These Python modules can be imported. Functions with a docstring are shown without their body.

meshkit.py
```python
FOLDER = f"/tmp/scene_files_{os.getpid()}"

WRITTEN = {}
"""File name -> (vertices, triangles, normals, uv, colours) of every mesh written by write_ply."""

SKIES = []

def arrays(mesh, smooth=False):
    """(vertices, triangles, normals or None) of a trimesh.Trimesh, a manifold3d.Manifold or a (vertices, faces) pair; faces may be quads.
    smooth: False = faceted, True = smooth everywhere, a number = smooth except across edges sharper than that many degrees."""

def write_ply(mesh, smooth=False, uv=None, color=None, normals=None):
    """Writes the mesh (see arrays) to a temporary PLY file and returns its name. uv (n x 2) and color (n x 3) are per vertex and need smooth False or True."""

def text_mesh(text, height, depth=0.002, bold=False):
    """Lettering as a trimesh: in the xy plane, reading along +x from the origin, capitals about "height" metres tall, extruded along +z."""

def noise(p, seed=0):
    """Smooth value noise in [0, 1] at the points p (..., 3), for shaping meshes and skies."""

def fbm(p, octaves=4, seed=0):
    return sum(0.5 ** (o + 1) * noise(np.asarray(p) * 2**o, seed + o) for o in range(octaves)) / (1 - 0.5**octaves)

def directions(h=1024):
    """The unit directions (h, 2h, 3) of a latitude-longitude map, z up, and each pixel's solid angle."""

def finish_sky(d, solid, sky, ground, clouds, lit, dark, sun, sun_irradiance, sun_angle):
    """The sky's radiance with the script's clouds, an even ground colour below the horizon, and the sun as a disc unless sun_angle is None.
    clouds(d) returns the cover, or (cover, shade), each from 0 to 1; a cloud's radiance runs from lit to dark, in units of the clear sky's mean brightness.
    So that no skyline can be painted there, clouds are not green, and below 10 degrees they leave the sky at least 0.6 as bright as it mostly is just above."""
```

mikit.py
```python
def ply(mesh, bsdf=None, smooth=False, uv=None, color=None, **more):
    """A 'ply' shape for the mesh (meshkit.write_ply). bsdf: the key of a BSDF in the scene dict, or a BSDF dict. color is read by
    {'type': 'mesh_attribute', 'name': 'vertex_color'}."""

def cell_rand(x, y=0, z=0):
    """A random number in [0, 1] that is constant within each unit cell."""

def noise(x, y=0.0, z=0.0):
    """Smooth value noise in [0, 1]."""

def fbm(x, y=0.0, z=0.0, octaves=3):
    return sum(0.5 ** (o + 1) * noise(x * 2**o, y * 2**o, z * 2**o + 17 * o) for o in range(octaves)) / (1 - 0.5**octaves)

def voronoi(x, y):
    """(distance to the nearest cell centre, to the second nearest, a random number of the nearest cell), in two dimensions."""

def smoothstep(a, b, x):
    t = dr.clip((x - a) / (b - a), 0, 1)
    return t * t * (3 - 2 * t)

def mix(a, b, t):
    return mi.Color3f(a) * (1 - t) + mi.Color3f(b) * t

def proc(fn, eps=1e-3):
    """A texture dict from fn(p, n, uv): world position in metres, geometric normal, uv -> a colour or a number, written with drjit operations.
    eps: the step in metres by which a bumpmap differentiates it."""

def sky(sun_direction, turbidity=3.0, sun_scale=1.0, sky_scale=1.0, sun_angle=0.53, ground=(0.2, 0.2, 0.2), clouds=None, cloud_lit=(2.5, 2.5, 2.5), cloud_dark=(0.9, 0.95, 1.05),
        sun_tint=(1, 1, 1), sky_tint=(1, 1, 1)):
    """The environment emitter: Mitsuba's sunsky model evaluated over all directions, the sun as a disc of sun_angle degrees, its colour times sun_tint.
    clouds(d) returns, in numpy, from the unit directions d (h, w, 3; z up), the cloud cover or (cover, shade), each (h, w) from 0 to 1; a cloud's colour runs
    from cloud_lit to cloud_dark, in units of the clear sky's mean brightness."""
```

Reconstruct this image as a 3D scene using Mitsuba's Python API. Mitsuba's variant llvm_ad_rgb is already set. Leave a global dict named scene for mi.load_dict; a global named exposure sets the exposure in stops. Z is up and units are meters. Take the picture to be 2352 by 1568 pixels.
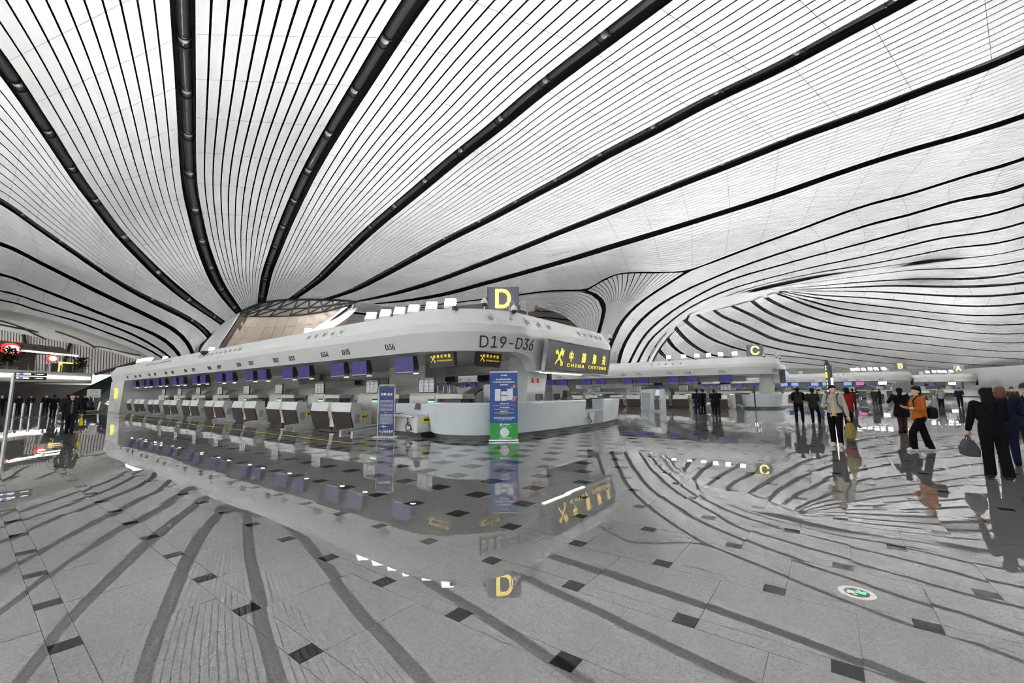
import math, random
import numpy as np, trimesh, mitsuba as mi, drjit as dr
import mikit, meshkit
from shapely.geometry import Polygon, Point, LineString, box as sbox
from shapely.ops import unary_union
import manifold3d as m3

T = mi.ScalarTransform4f
random.seed(7); rng = np.random.default_rng(7)
scene, labels = {}, {}

# ------------------------------------------------------------------ camera, light, exposure
CAM_H = 1.62
CAM = np.array([0, 0, CAM_H])
FWD = np.array([0.79205876, 0.59813033, 0.12199603]); UP = np.array([-0.09250938, -0.07992910, 0.99249854])
scene['camera'] = {'type': 'perspective', 'fov': 102.11378, 'fov_axis': 'x',
                   'to_world': T().look_at(origin=CAM.tolist(), target=(CAM + FWD).tolist(), up=UP.tolist()),
                   'near_clip': 0.05, 'far_clip': 1000.0}
scene['daylight'] = {'type': 'constant', 'radiance': {'type': 'rgb', 'value': [7.0, 7.1, 7.2]}}
FLOOD = 1950.0          # radiance of the uplights that stand on the island roofs
exposure = -0.05

# ------------------------------------------------------------------ materials
def col(c): return {'type': 'rgb', 'value': [float(x) for x in c]}
def bs(name, d): scene[name] = {'type': 'twosided', 'bsdf': d}
def plain(name, c, rough=.5, metal=0., spec=.5, **k):
    bs(name, {'type': 'principled', 'base_color': c if isinstance(c, dict) else col(c), 'roughness': rough, 'metallic': metal, 'specular': spec, **k})
def diffuse(name, c): bs(name, {'type': 'diffuse', 'reflectance': c if isinstance(c, dict) else col(c)})

def granite(base, amp):
    def fn(p, n, uv):
        s = mikit.noise(p.x * 260, p.y * 260, 3.0) * .5 + mikit.noise(p.x * 95, p.y * 95, 9.0) * .5
        b = mikit.fbm(p.x * .9, p.y * .9, 1.0)
        v = base * (1 + amp * (s - .5) * 2 + .12 * (b - .5))
        return mi.Color3f(v * 1.0, v * 1.0, v * .985)
    return fn
def wave(p, n, uv):
    return (mikit.noise(p.x * 2.1, p.y * 2.1, 2.0) * 1.0 + mikit.noise(p.x * 5.3, p.y * 5.3, 7.0) * .35) * WAVE
WAVE = .00014
def stone(name, base, amp, ior=None):
    scene[name] = {'type': 'bumpmap', 'arbitrary': mikit.proc(wave, eps=.02), 'scale': 1.0,
                   'bsdf': {'type': 'plastic', 'int_ior': ior or FLOOR_IOR, 'nonlinear': False,
                            'diffuse_reflectance': mikit.proc(granite(base, amp))}}
FLOOR_IOR = 2.0
stone('m_granite', .235, .32); stone('m_granite_dark', .012, .5, 1.5)
diffuse('m_grout', (.13, .13, .125))
plain('m_slat', (.86, .86, .86), .45, spec=.3)
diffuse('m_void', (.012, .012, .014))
plain('m_black_steel', (.014, .015, .017), .6, spec=.3)
plain('m_pipe', (.06, .062, .068), .22, metal=.6)
plain('m_white', (.78, .79, .78), .35)
plain('m_fascia', (.74, .75, .735), .4)
plain('m_soffit', (.42, .42, .41), .22, metal=.35)
plain('m_panel', (.62, .63, .60), .45)
plain('m_grey', (.33, .33, .32), .4)
plain('m_darkgrey', (.07, .07, .072), .4)
plain('m_black', (.012, .012, .013), .35)
plain('m_screenback', (.006, .006, .007), .45)
plain('m_steel', (.62, .63, .65), .25, metal=.9)
plain('m_letter', (.02, .018, .018), .5)
plain('m_red', (.42, .02, .02), .4)
plain('m_yellow', (.85, .72, .02), .5)
plain('m_peach', (.90, .76, .63), .6)
plain('m_lip', (.66, .69, .70), .5)
plain('m_counter', (.70, .755, .80), .3)
plain('m_counterwarm', (.76, .74, .68), .3)
def wood(p, n, uv):
    g = mikit.noise(p.y * 3 + p.x * 3, p.z * 60, 1.) * .5 + mikit.noise(p.y * 9, p.z * 160, 4.) * .5
    return mikit.mix((.016, .010, .008), (.034, .021, .016), g)
plain('m_wood', mikit.proc(wood), .45)
scene['m_skyglass'] = {'type': 'thindielectric', 'int_ior': 1.12}
scene['m_glass'] = {'type': 'thindielectric', 'int_ior': 1.5}
plain('m_greyblue', (.13, .135, .19), .35, metal=.2)

# ------------------------------------------------------------------ helpers
def number(key):
    if key not in scene and key not in labels: return key
    i = 1
    while f'{key}_{i:03d}' in scene or f'{key}_{i:03d}' in labels: i += 1
    return f'{key}_{i:03d}'
COUNT = {}
def fresh(key):
    """key, then key_001, key_002 ... without a search"""
    i = COUNT.get(key, 0); COUNT[key] = i + 1
    return key if i == 0 else f'{key}_{i:03d}'
def thing(name, label, cat, group=None):
    key = fresh(name); labels[key] = {'label': label, 'category': cat}
    if group: labels[key]['group'] = group
    return key
def put(key, mesh, bsdf, smooth=False, xf=None, **k):
    d = mesh if isinstance(mesh, dict) else mikit.ply(mesh, bsdf, smooth=smooth, **k)
    if xf is not None: d = {**d, 'to_world': xf}
    scene[key] = d; return key
def part(root, name, mesh, bsdf=None, smooth=False, xf=None, label=None, kind=None, **k):
    key = fresh(root + '__' + name)
    put(key, mesh, bsdf, smooth, xf, **k)
    if name in ('print', 'rows'): kind = 'stuff'
    if label or kind: labels[key] = {}
    if label: labels[key]['label'] = label
    if kind: labels[key]['kind'] = kind
    return key
def struct(name, mesh, bsdf, label=None, smooth=False, **k):
    put(name, mesh, bsdf, smooth, **k); labels[name] = {'kind': 'structure'}
    if label: labels[name]['label'] = label
    return name
cat = trimesh.util.concatenate
def M(v, f): return trimesh.Trimesh(np.asarray(v, float), np.asarray(f, int), process=False)
def cube(x0, x1, y0, y1, z0, z1, bev=0.0):
    if bev <= 0:
        b = trimesh.creation.box((x1 - x0, y1 - y0, z1 - z0)); b.apply_translation(((x0 + x1) / 2, (y0 + y1) / 2, (z0 + z1) / 2)); return b
    p = []
    for sx in (0, 1):
        for sy in (0, 1):
            for sz in (0, 1):
                c = [x1 - bev if sx else x0 + bev, y1 - bev if sy else y0 + bev, z1 - bev if sz else z0 + bev]
                for a in range(3):
                    q = list(c); q[a] += bev * (1 if (sx, sy, sz)[a] else -1); p.append(q)
    return trimesh.convex.convex_hull(np.array(p))
def hull(pts): return trimesh.convex.convex_hull(np.asarray(pts, float))
def cyl(p0, p1, r, n=12, r1=None):
    p0, p1 = np.asarray(p0, float), np.asarray(p1, float); d = p1 - p0; L = np.linalg.norm(d); d /= L
    a = np.cross(d, [0, 0, 1.] if abs(d[2]) < .9 else [1., 0, 0]); a /= np.linalg.norm(a); b = np.cross(d, a)
    t = np.arange(n) * 2 * np.pi / n; ring = np.cos(t)[:, None] * a + np.sin(t)[:, None] * b
    r1 = r if r1 is None else r1
    v = np.vstack([p0 + ring * r, p1 + ring * r1, [p0], [p1]]); f = []
    for i in range(n):
        j = (i + 1) % n; f += [[i, j, n + j], [i, n + j, n + i], [2 * n, j, i], [2 * n + 1, n + i, n + j]]
    m = M(v, f)
    return m
def tube(pts, r, n=8, cap=True):
    p = np.asarray(pts, float); t = np.gradient(p, axis=0); t /= np.linalg.norm(t, axis=1, keepdims=True) + 1e-12
    ref = np.array([0, 0, 1.]) if np.abs(t[:, 2]).mean() < .8 else np.array([1., 0, 0])
    a = np.cross(t, ref); a /= np.linalg.norm(a, axis=1, keepdims=True) + 1e-12; b = np.cross(t, a)
    an = np.arange(n) * 2 * np.pi / n; rr = np.broadcast_to(np.asarray(r, float), (len(p),))
    v = p[:, None] + rr[:, None, None] * (np.cos(an)[None, :, None] * a[:, None] + np.sin(an)[None, :, None] * b[:, None])
    f = []
    for i in range(len(p) - 1):
        for j in range(n):
            k = (j + 1) % n; f += [[i * n + j, i * n + k, (i + 1) * n + k], [i * n + j, (i + 1) * n + k, (i + 1) * n + j]]
    v = v.reshape(-1, 3)
    if cap:
        c0, c1 = len(v), len(v) + 1; v = np.vstack([v, p[:1], p[-1:]]); o = (len(p) - 1) * n
        for j in range(n):
            k = (j + 1) % n; f += [[c0, k, j], [c1, o + j, o + k]]
    return M(v, f)
def lathe(prof, n=16, axis_at=(0, 0, 0)):
    prof = np.asarray(prof, float); an = np.arange(n) * 2 * np.pi / n; v = []; f = []
    for r, z in prof: v.append(np.stack([r * np.cos(an), r * np.sin(an), np.full(n, z)], 1))
    v = np.vstack(v)
    for i in range(len(prof) - 1):
        for j in range(n):
            k = (j + 1) % n; f += [[i * n + j, i * n + k, (i + 1) * n + k], [i * n + j, (i + 1) * n + k, (i + 1) * n + j]]
    m = M(v, f); m.apply_translation(axis_at); return m
def grid_mesh(P):
    P = np.asarray(P, float); a, b = P.shape[:2]; f = []
    i, j = np.meshgrid(np.arange(a - 1), np.arange(b - 1), indexing='ij')
    q = np.stack([i * b + j, (i + 1) * b + j, (i + 1) * b + j + 1, i * b + j + 1], -1).reshape(-1, 4)
    return M(P.reshape(-1, 3), np.vstack([q[:, [0, 1, 2]], q[:, [0, 2, 3]]]))
def frame(o, ex, ey, ez):
    m = np.eye(4); m[:3, 0], m[:3, 1], m[:3, 2], m[:3, 3] = ex, ey, ez, o; return m
def placed(mesh, m):
    mesh = mesh.copy(); mesh.apply_transform(m); return mesh
def prism(poly, d, m=None):
    """shapely polygon in its own xy plane, extruded by d along its z, then placed by m"""
    gs = [g for g in getattr(poly, 'geoms', [poly]) if g.area > 1e-9]
    out = cat([trimesh.creation.extrude_polygon(g, d, engine='earcut') for g in gs])
    if m is not None: out.apply_transform(m)
    return out
def text(s, height, o, ex, ez, depth=.015, bold=False, centre=True):
    """lettering standing at o: reads along ex, upright along ez, faces ex x ez"""
    t = meshkit.text_mesh(s, height, depth, bold)
    if centre: t.apply_translation((-(t.bounds[0][0] + t.bounds[1][0]) / 2, 0, 0))
    ex, ez = np.asarray(ex, float), np.asarray(ez, float)
    t.apply_transform(frame(np.asarray(o, float), ex, ez, np.cross(ex, ez))); return t
def rotz(a, o=(0, 0, 0)):
    return T().translate(list(map(float, o))).rotate([0, 0, 1], float(a))
# ------------------------------------------------------------------ the floor: granite pavers with small dark inset stones
D0 = np.array([9.6, 8.8])          # corner of the nearest check-in island
PITCH = .9
def inset_size(x, y):
    d = max(D0[0] - x, D0[1] - y)
    if x > 24: return .15
    return .15 if d > 5.6 else float(np.interp(d, [0, 2.5, 5.3, 5.6], [.46, .44, .27, .2]))
def slab(x0, x1, y0, y1, tilt, joint=.0013, z=0.0):
    x0 += joint; x1 -= joint; y0 += joint; y1 -= joint
    c = np.array([[x0, y0], [x1, y0], [x1, y1], [x0, y1]]); mid = c.mean(0)
    top = z + (c - mid) @ np.asarray(tilt)
    v = np.vstack([np.column_stack([c, top]), np.column_stack([c, np.full(4, -.005)])])
    f = [[0, 1, 2], [0, 2, 3]]
    for i in range(4):
        j = (i + 1) % 4; f += [[i, 4 + i, 4 + j], [i, 4 + j, j]]
    return v, f
pieces = {'tile': [], 'inset': []}
FX = (-45, 200); FY = (-75, 140)
X0, Y0 = 1.39, .88               # an inset's corner
for i in range(int(FX[0] / PITCH), int(FX[1] / PITCH)):
    for j in range(int(FY[0] / PITCH), int(FY[1] / PITCH)):
        x = X0 + i * PITCH; y = Y0 + j * PITCH + (.45 if i % 2 else 0) - .0095 * min(i, 6)
        if x - 1.3 * y > 195 or y > 130 - .2 * x or (x < -3 and y < -6 and (x < -12 or y < -12)): continue
        ah = math.atan2(y, x) - math.atan2(FWD[1], FWD[0]); ah = abs((ah + math.pi) % (2 * math.pi) - math.pi)
        if ah > 1.02 and math.hypot(x, y) > 7 and (ah > 1.5 or math.hypot(x, y) > 25): continue
        s = inset_size(x + .1, y + .1)
        w = PITCH
        tl = lambda a: rng.normal(0, a, 2)
        pieces['inset'].append((slab(x, x + s, y, y + s, tl(.0012)), x, y))
        pieces['tile'].append((slab(x, x + s, y + s, y + w, tl(.0010)), x, y))
        pieces['tile'].append((slab(x + s, x + w, y, y + w, tl(.0010)), x, y))
def joined(ps):
    v = np.array([p[0][0] for p in ps]).reshape(-1, 3); f0 = np.array(ps[0][0][1])
    return M(v, (f0[None] + 8 * np.arange(len(ps))[:, None, None]).reshape(-1, 3))
def flat(x0, x1, y0, y1, z): return grid_mesh([[(x0, y0, z), (x0, y1, z)], [(x1, y0, z), (x1, y1, z)]])
struct('floor', flat(FX[0], FX[1], FY[0], 262, -.008), 'm_granite', 'polished grey granite concourse floor with small dark inset stones')
part('floor', 'bed', flat(-2, FX[1], -60, FY[1], -.005), 'm_grout')
for kind, mat, nm in (('tile', 'm_granite', 'tile'), ('inset', 'm_granite_dark', 'inset_tile')):
    ps = pieces[kind]
    def near(p):
        d = np.array([p[1], p[2], -CAM_H]); a = d @ FWD
        side = abs(math.atan2(p[2], p[1]) - math.atan2(FWD[1], FWD[0]))
        return np.hypot(p[1], p[2]) + (100 if a < .6 or side > .95 else 0)
    ps.sort(key=near)
    for p in ps[:300]: part('floor', nm, M(*p[0]), mat)
    part('floor', 'far_' + nm, joined(ps[300:]), mat, kind='stuff')

# ------------------------------------------------------------------ the ceiling: white slats hung between dark ribs
RIBS = {
 'L7': [[2.06, 85.07, 12.89], [5.29, 81.97, 12.01], [8.64, 78.9, 10.53], [12.13, 75.89, 8.68], [15.03, 74.23, 7.01], [16.69, 74.32, 5.83]],
 'L6': [[1.87, 81.72, 13.65], [5.14, 80.57, 12.51], [8.42, 77.5, 11.23], [10.27, 76.14, 10.22], [13.07, 73.84, 8.78], [16.26, 72.76, 6.82], [17.49, 73.59, 5.83]],
 'L5': [[1.69, 78.46, 14.28], [4.89, 78.22, 13.29], [8.84, 75.42, 11.68], [11.32, 73.41, 10.47], [14.01, 71.97, 8.9], [16.77, 71.94, 6.98], [17.95, 73.11, 5.96]],
 'L4': [[1.41, 72.91, 15.24], [4.08, 74.45, 14.54], [8.53, 73.61, 12.6], [11.27, 71.96, 11.17], [13.6, 70.36, 10.1], [15.71, 69.85, 8.89], [17.57, 71.02, 7.28], [18.72, 72.82, 6.04]],
 'L3': [[0.97, 64.91, 16.83], [4.7, 68.45, 15.93], [8.17, 69.4, 14.43], [11.3, 68.61, 12.77], [13.89, 67.89, 11.4], [16.28, 68.02, 10.18], [18.17, 69.42, 8.72], [19.02, 70.64, 7.73], [20.14, 72.99, 6.12]],
 'L2': [[0.51, 56.34, 18.51], [3.17, 60.87, 18.01], [5.96, 64.28, 17.1], [8.3, 65.71, 15.86], [10.35, 66.07, 14.65], [13.19, 65.86, 13.15], [15.78, 66.06, 12.14], [18.31, 67.4, 11.25], [20.82, 69.9, 9.82]],
 'L1': [[-0.42, 39.25, 22.02], [1.82, 45.21, 21.6], [5.76, 55.08, 20.52], [8.5, 58.97, 18.71], [11.04, 60.89, 16.93], [13.07, 62.19, 15.52], [16.31, 64.34, 13.7], [19.55, 66.87, 12.62], [21.97, 69.07, 11.9]],
 'M0': [[5.5, 27.66, 24.0], [6.74, 32.03, 23.99], [8.27, 37.28, 23.57], [10.49, 44.72, 22.29], [11.73, 48.3, 21.18], [12.92, 50.9, 20.17], [14.72, 54.78, 18.65], [16.65, 58.37, 17.26], [18.32, 61.31, 16.18], [20.5, 64.59, 15.02], [23.66, 68.44, 13.61]],
 'M1': [[13.61, 17.12, 24.01], [15.42, 25.87, 23.45], [16.85, 34.33, 21.83], [18.27, 40.64, 20.63], [19.71, 46.51, 19.38], [21.35, 52.13, 18.66], [23.06, 58.16, 17.73], [25.04, 64.03, 16.35], [25.89, 66.58, 15.38]],
 'M2': [[22.16, 5.97, 24.0], [23.52, 12.86, 24.07], [23.96, 15.38, 24.0], [25.3, 22.56, 23.57], [25.74, 32.28, 21.49], [26.21, 37.95, 20.51], [27.26, 44.9, 19.53], [28.37, 51.23, 18.57], [29.22, 57.85, 17.35], [29.17, 63.88, 16.04]],
 'M3': [[30.84, -5.41, 23.94], [32.36, -1.51, 24.4], [32.9, 0.63, 24.3], [32.85, 4.69, 24.0], [33.7, 10.5, 23.68], [34.0, 14.76, 23.37], [34.47, 18.62, 22.91], [34.61, 27.58, 21.56], [33.71, 35.68, 19.84], [34.22, 47.05, 18.32], [34.47, 54.59, 17.36], [32.86, 60.78, 16.17]],
 'M4': [[39.13, -11.8, 23.01], [42.52, -8.3, 24.49], [43.41, -1.96, 24.4], [42.85, 6.72, 23.2], [44.16, 20.99, 22.34], [42.31, 33.75, 19.9], [40.16, 45.71, 17.66], [38.56, 53.17, 16.71], [37.03, 58.12, 16.25]],
 'M5': [[49.4, -14.34, 23.26], [52.76, -9.42, 24.4], [52.94, -0.93, 23.72], [52.39, 2.08, 23.07], [51.72, 12.11, 21.93], [51.15, 24.88, 20.82], [48.16, 34.66, 18.99], [46.35, 41.26, 18.0], [44.55, 46.11, 17.04], [41.78, 51.49, 16.27], [38.86, 57.3, 15.95]],
 'N1': [[58.99, 29.66, 17.68], [57.54, 32.1, 17.85], [54.4, 35.34, 17.46], [52.1, 40.16, 16.97], [49.88, 44.4, 16.68], [47.05, 48.07, 16.13], [42.86, 53.33, 15.64], [40.26, 56.69, 15.66]],
 'N1d': [[59.07, 29.71, 17.63], [59.81, 28.48, 17.08], [60.5, 27.71, 16.17], [60.99, 27.44, 15.21], [61.28, 27.78, 13.95], [61.38, 28.34, 12.39], [61.63, 29.05, 10.7], [62.57, 30.12, 8.72]],
 'N2': [[47.79, 48.81, 15.77], [53.06, 42.38, 16.21], [58.2, 37.85, 15.69], [61.34, 36.4, 15.08], [63.2, 35.15, 13.96], [63.17, 33.23, 12.0], [63.42, 32.63, 8.96]],
 'FOLD': [[63.83, 15.37, 19.31], [59.49, 18.96, 18.77], [57.12, 23.45, 18.79], [57.71, 26.03, 18.43], [58.99, 29.66, 17.68]],
 'R1': [[56.76, -16.06, 22.49], [59.7, -13.38, 23.17], [64.59, -7.45, 24.08], [64.01, 2.98, 21.99], [64.91, 11.04, 20.58], [63.83, 15.37, 19.31]],
 'R1d': [[63.83, 15.37, 19.31], [63.73, 17.75, 18.09], [63.39, 20.01, 16.88], [62.79, 23.2, 14.73], [62.14, 25.41, 12.18], [62.03, 27.03, 9.16], [64.71, 29.04, 5.89]],
 'R2': [[60.35, -16.81, 21.16], [67.01, -13.2, 23.01], [71.33, -8.5, 23.7], [71.37, -0.39, 22.46], [70.81, 5.02, 21.4], [70.72, 11.43, 19.9], [68.2, 17.19, 17.37], [66.75, 20.77, 15.27], [65.67, 23.73, 12.66], [63.96, 25.4, 9.41], [65.68, 27.45, 5.86]],
 'R3': [[64.68, -17.8, 20.49], [76.25, -11.03, 23.22], [78.16, -2.22, 22.58], [76.22, 3.88, 21.25], [75.16, 10.85, 19.92], [72.36, 17.07, 16.8], [69.96, 21.23, 13.61], [67.67, 23.91, 10.29], [67.47, 26.43, 5.9]],
 'R4': [[69.54, -18.93, 19.89], [81.48, -12.68, 22.58], [84.51, -2.92, 22.33], [82.24, 4.32, 21.08], [78.11, 12.41, 18.75], [74.62, 18.12, 15.73], [71.77, 21.42, 12.52], [69.47, 23.69, 9.56], [69.35, 25.78, 5.95]],
 'R5': [[73.79, -19.91, 19.29], [84.23, -14.87, 21.69], [88.57, -4.7, 22.09], [85.9, 4.58, 21.01], [79.24, 13.71, 17.69], [76.38, 18.62, 14.82], [73.02, 21.63, 11.54], [71.75, 23.7, 8.39], [72.0, 25.05, 6.04]],
 'R6': [[77.6, -20.78, 18.67], [90.3, -12.87, 21.79], [90.92, -2.97, 21.88], [88.68, 5.44, 21.1], [82.86, 11.8, 18.86], [77.62, 17.42, 15.56], [75.03, 19.79, 13.76], [73.15, 22.0, 10.82], [72.25, 23.73, 8.12], [72.65, 24.89, 6.06]],
 'R7': [[81.29, -21.61, 18.0], [93.67, -11.65, 21.37], [94.3, -3.0, 21.59], [91.73, 6.94, 21.14], [86.79, 10.55, 19.57]],
 'R8': [[85.19, -22.48, 17.18], [98.1, -13.71, 20.62], [97.15, -3.02, 21.28], [93.64, 6.9, 21.08]],
 'R9': [[88.64, -23.24, 16.33], [98.4, -8.56, 20.21], [94.47, 6.76, 21.05]],
 'B9': [[88.64, -23.24, 16.33], [98.4, -8.56, 20.21], [94.47, 6.76, 21.05]],
 'B10': [[92.22, -24.02, 15.38], [101.74, -8.76, 19.77], [100.51, 5.39, 21.91]],
 'B11': [[96.45, -24.95, 14.41], [106.13, -10.88, 18.74], [106.27, -3.09, 20.61], [101.52, 4.7, 21.91]],
 'B12': [[101.53, -26.09, 13.41], [111.57, -10.33, 18.33], [108.4, -0.94, 20.66], [101.91, 5.26, 21.89]],
 'B13': [[107.86, -27.54, 12.44], [116.61, -15.57, 16.27], [116.12, -5.36, 18.95], [108.69, 2.43, 21.1], [101.86, 6.18, 21.83]],
 'B14': [[116.35, -29.53, 11.53], [123.19, -16.27, 15.21], [121.3, -5.47, 18.12], [113.24, 1.46, 20.26], [104.92, 5.7, 21.76], [100.5, 6.69, 21.74]],
 'B15': [[126.98, -32.04, 10.61], [130.82, -17.09, 13.95], [126.07, -3.1, 17.25], [117.36, 4.12, 19.72], [106.17, 8.25, 21.19], [100.75, 9.08, 21.41]],
 'B16': [[140.44, -35.24, 9.65], [139.05, -17.98, 12.71], [133.1, -3.08, 15.68], [124.12, 4.58, 17.82], [106.61, 10.85, 20.44], [102.42, 11.49, 21.0]],
 'B17': [[154.88, -38.67, 8.58], [150.28, -19.22, 11.31], [140.48, -3.06, 14.11], [125.67, 7.5, 16.63], [110.8, 12.75, 19.18], [103.56, 15.62, 20.58]],
 'B18': [[171.29, -42.39, 7.23], [165.16, -23.56, 9.5], [146.96, -3.04, 12.74], [128.6, 9.29, 14.7], [114.6, 14.76, 17.36], [104.99, 18.67, 19.25], [102.09, 19.17, 19.9]],
 'B19': [[186.01, -38.83, 6.58], [168.01, -15.49, 9.29], [145.35, 2.97, 11.53], [130.56, 11.07, 12.91], [120.4, 15.76, 14.45], [109.88, 19.74, 16.87], [99.75, 22.59, 19.16]],
 'B20': [[170.61, -10.37, 8.57], [148.06, 3.11, 10.7], [129.94, 13.52, 11.61], [122.59, 17.4, 12.49], [109.68, 22.47, 14.95], [98.16, 25.09, 18.22]],
 'B21': [[168.02, -4.93, 8.28], [138.95, 11.1, 9.85], [117.68, 22.85, 10.65], [111.72, 24.62, 11.69], [105.47, 26.07, 13.55], [97.52, 27.02, 16.72]],
 'B22': [[146.78, 9.81, 8.01], [127.04, 20.44, 8.6], [111.47, 26.54, 9.8], [103.16, 28.58, 11.95], [96.9, 28.99, 14.91]],
 'B23': [[125.02, 23.42, 7.2], [112.77, 28.25, 7.83], [104.85, 30.45, 9.29], [97.26, 31.34, 12.28]],
 'lip2_outer': [[72.14, 24.94, 6.04], [72.45, 24.1, 8.16], [73.75, 22.48, 10.92], [75.6, 20.23, 14.11], [78.38, 17.77, 16.28], [83.52, 14.66, 18.67], [88.0, 11.78, 20.07], [91.76, 9.11, 21.06], [97.09, 6.02, 22.07]],
 'lip2_inner': [[97.31, 32.11, 7.52], [97.73, 30.85, 10.95], [97.81, 28.41, 14.25], [98.65, 24.84, 18.05], [101.29, 21.06, 19.41], [103.26, 18.28, 20.27], [104.94, 14.22, 21.12], [106.23, 10.73, 21.65], [103.05, 6.47, 22.2]],
 'lip1_outer': [[25.89, 66.58, 15.31], [24.76, 67.38, 14.64], [23.6, 68.29, 13.59], [21.98, 69.1, 11.91], [20.71, 69.54, 9.84], [19.91, 70.12, 8.13], [19.57, 70.17, 5.96]],
 'lip1_inner': [[26.79, 68.69, 15.48], [26.32, 71.08, 15.03], [25.66, 73.81, 14.15], [24.97, 75.05, 12.51], [24.43, 76.22, 10.32], [24.09, 77.03, 8.53], [23.94, 77.64, 6.54]],
 'lip1r_outer': [[37.23, 58.07, 16.2], [39.17, 62.19, 16.22], [40.01, 64.53, 15.66], [39.59, 67.01, 14.42], [38.86, 69.91, 13.15], [37.36, 72.21, 11.62], [35.89, 74.54, 9.71]],
 'lip1r_inner': [[35.93, 59.79, 16.22], [41.16, 69.29, 17.64], [41.2, 72.81, 16.53], [40.38, 75.87, 15.01], [39.3, 79.34, 13.2], [38.17, 81.14, 11.71], [36.82, 83.31, 9.89]],
 'glass_top': [[23.86, 67.92, 13.71], [24.77, 67.38, 14.57], [25.94, 66.54, 15.18], [27.66, 65.0, 15.66], [29.15, 63.81, 15.89], [30.91, 62.3, 15.98], [32.79, 60.64, 16.01], [34.96, 59.42, 16.14], [36.98, 58.4, 16.21]],
 'glass_bot': [[25.65, 73.8, 14.29], [30.77, 83.41, 15.88], [34.17, 85.46, 16.52], [37.1, 84.84, 16.95], [39.16, 82.06, 17.18], [40.7, 78.31, 17.39], [41.15, 74.35, 17.47], [41.28, 70.81, 17.62], [39.35, 63.44, 17.1]],
 'side_mid': [[-2.13, 228.69, 25.4], [5.9, 218.39, 23.71], [11.32, 211.59, 21.91], [21.24, 199.09, 18.76], [28.93, 189.46, 16.06], [33.06, 184.41, 13.99], [37.66, 178.81, 11.63]],
 'side_low': [[-0.62, 229.99, 9.26], [7.26, 219.57, 9.15], [12.52, 212.62, 9.08], [22.16, 199.88, 8.96], [29.63, 190.06, 8.57], [33.6, 184.88, 8.23], [37.98, 179.09, 8.17]],
 'far_a': [[39.56, 61.46, 17.23], [51.5, 65.41, 18.73], [63.97, 65.34, 20.06], [74.57, 59.56, 20.57], [82.59, 53.85, 21.08], [91.03, 47.76, 20.72]],
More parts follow.
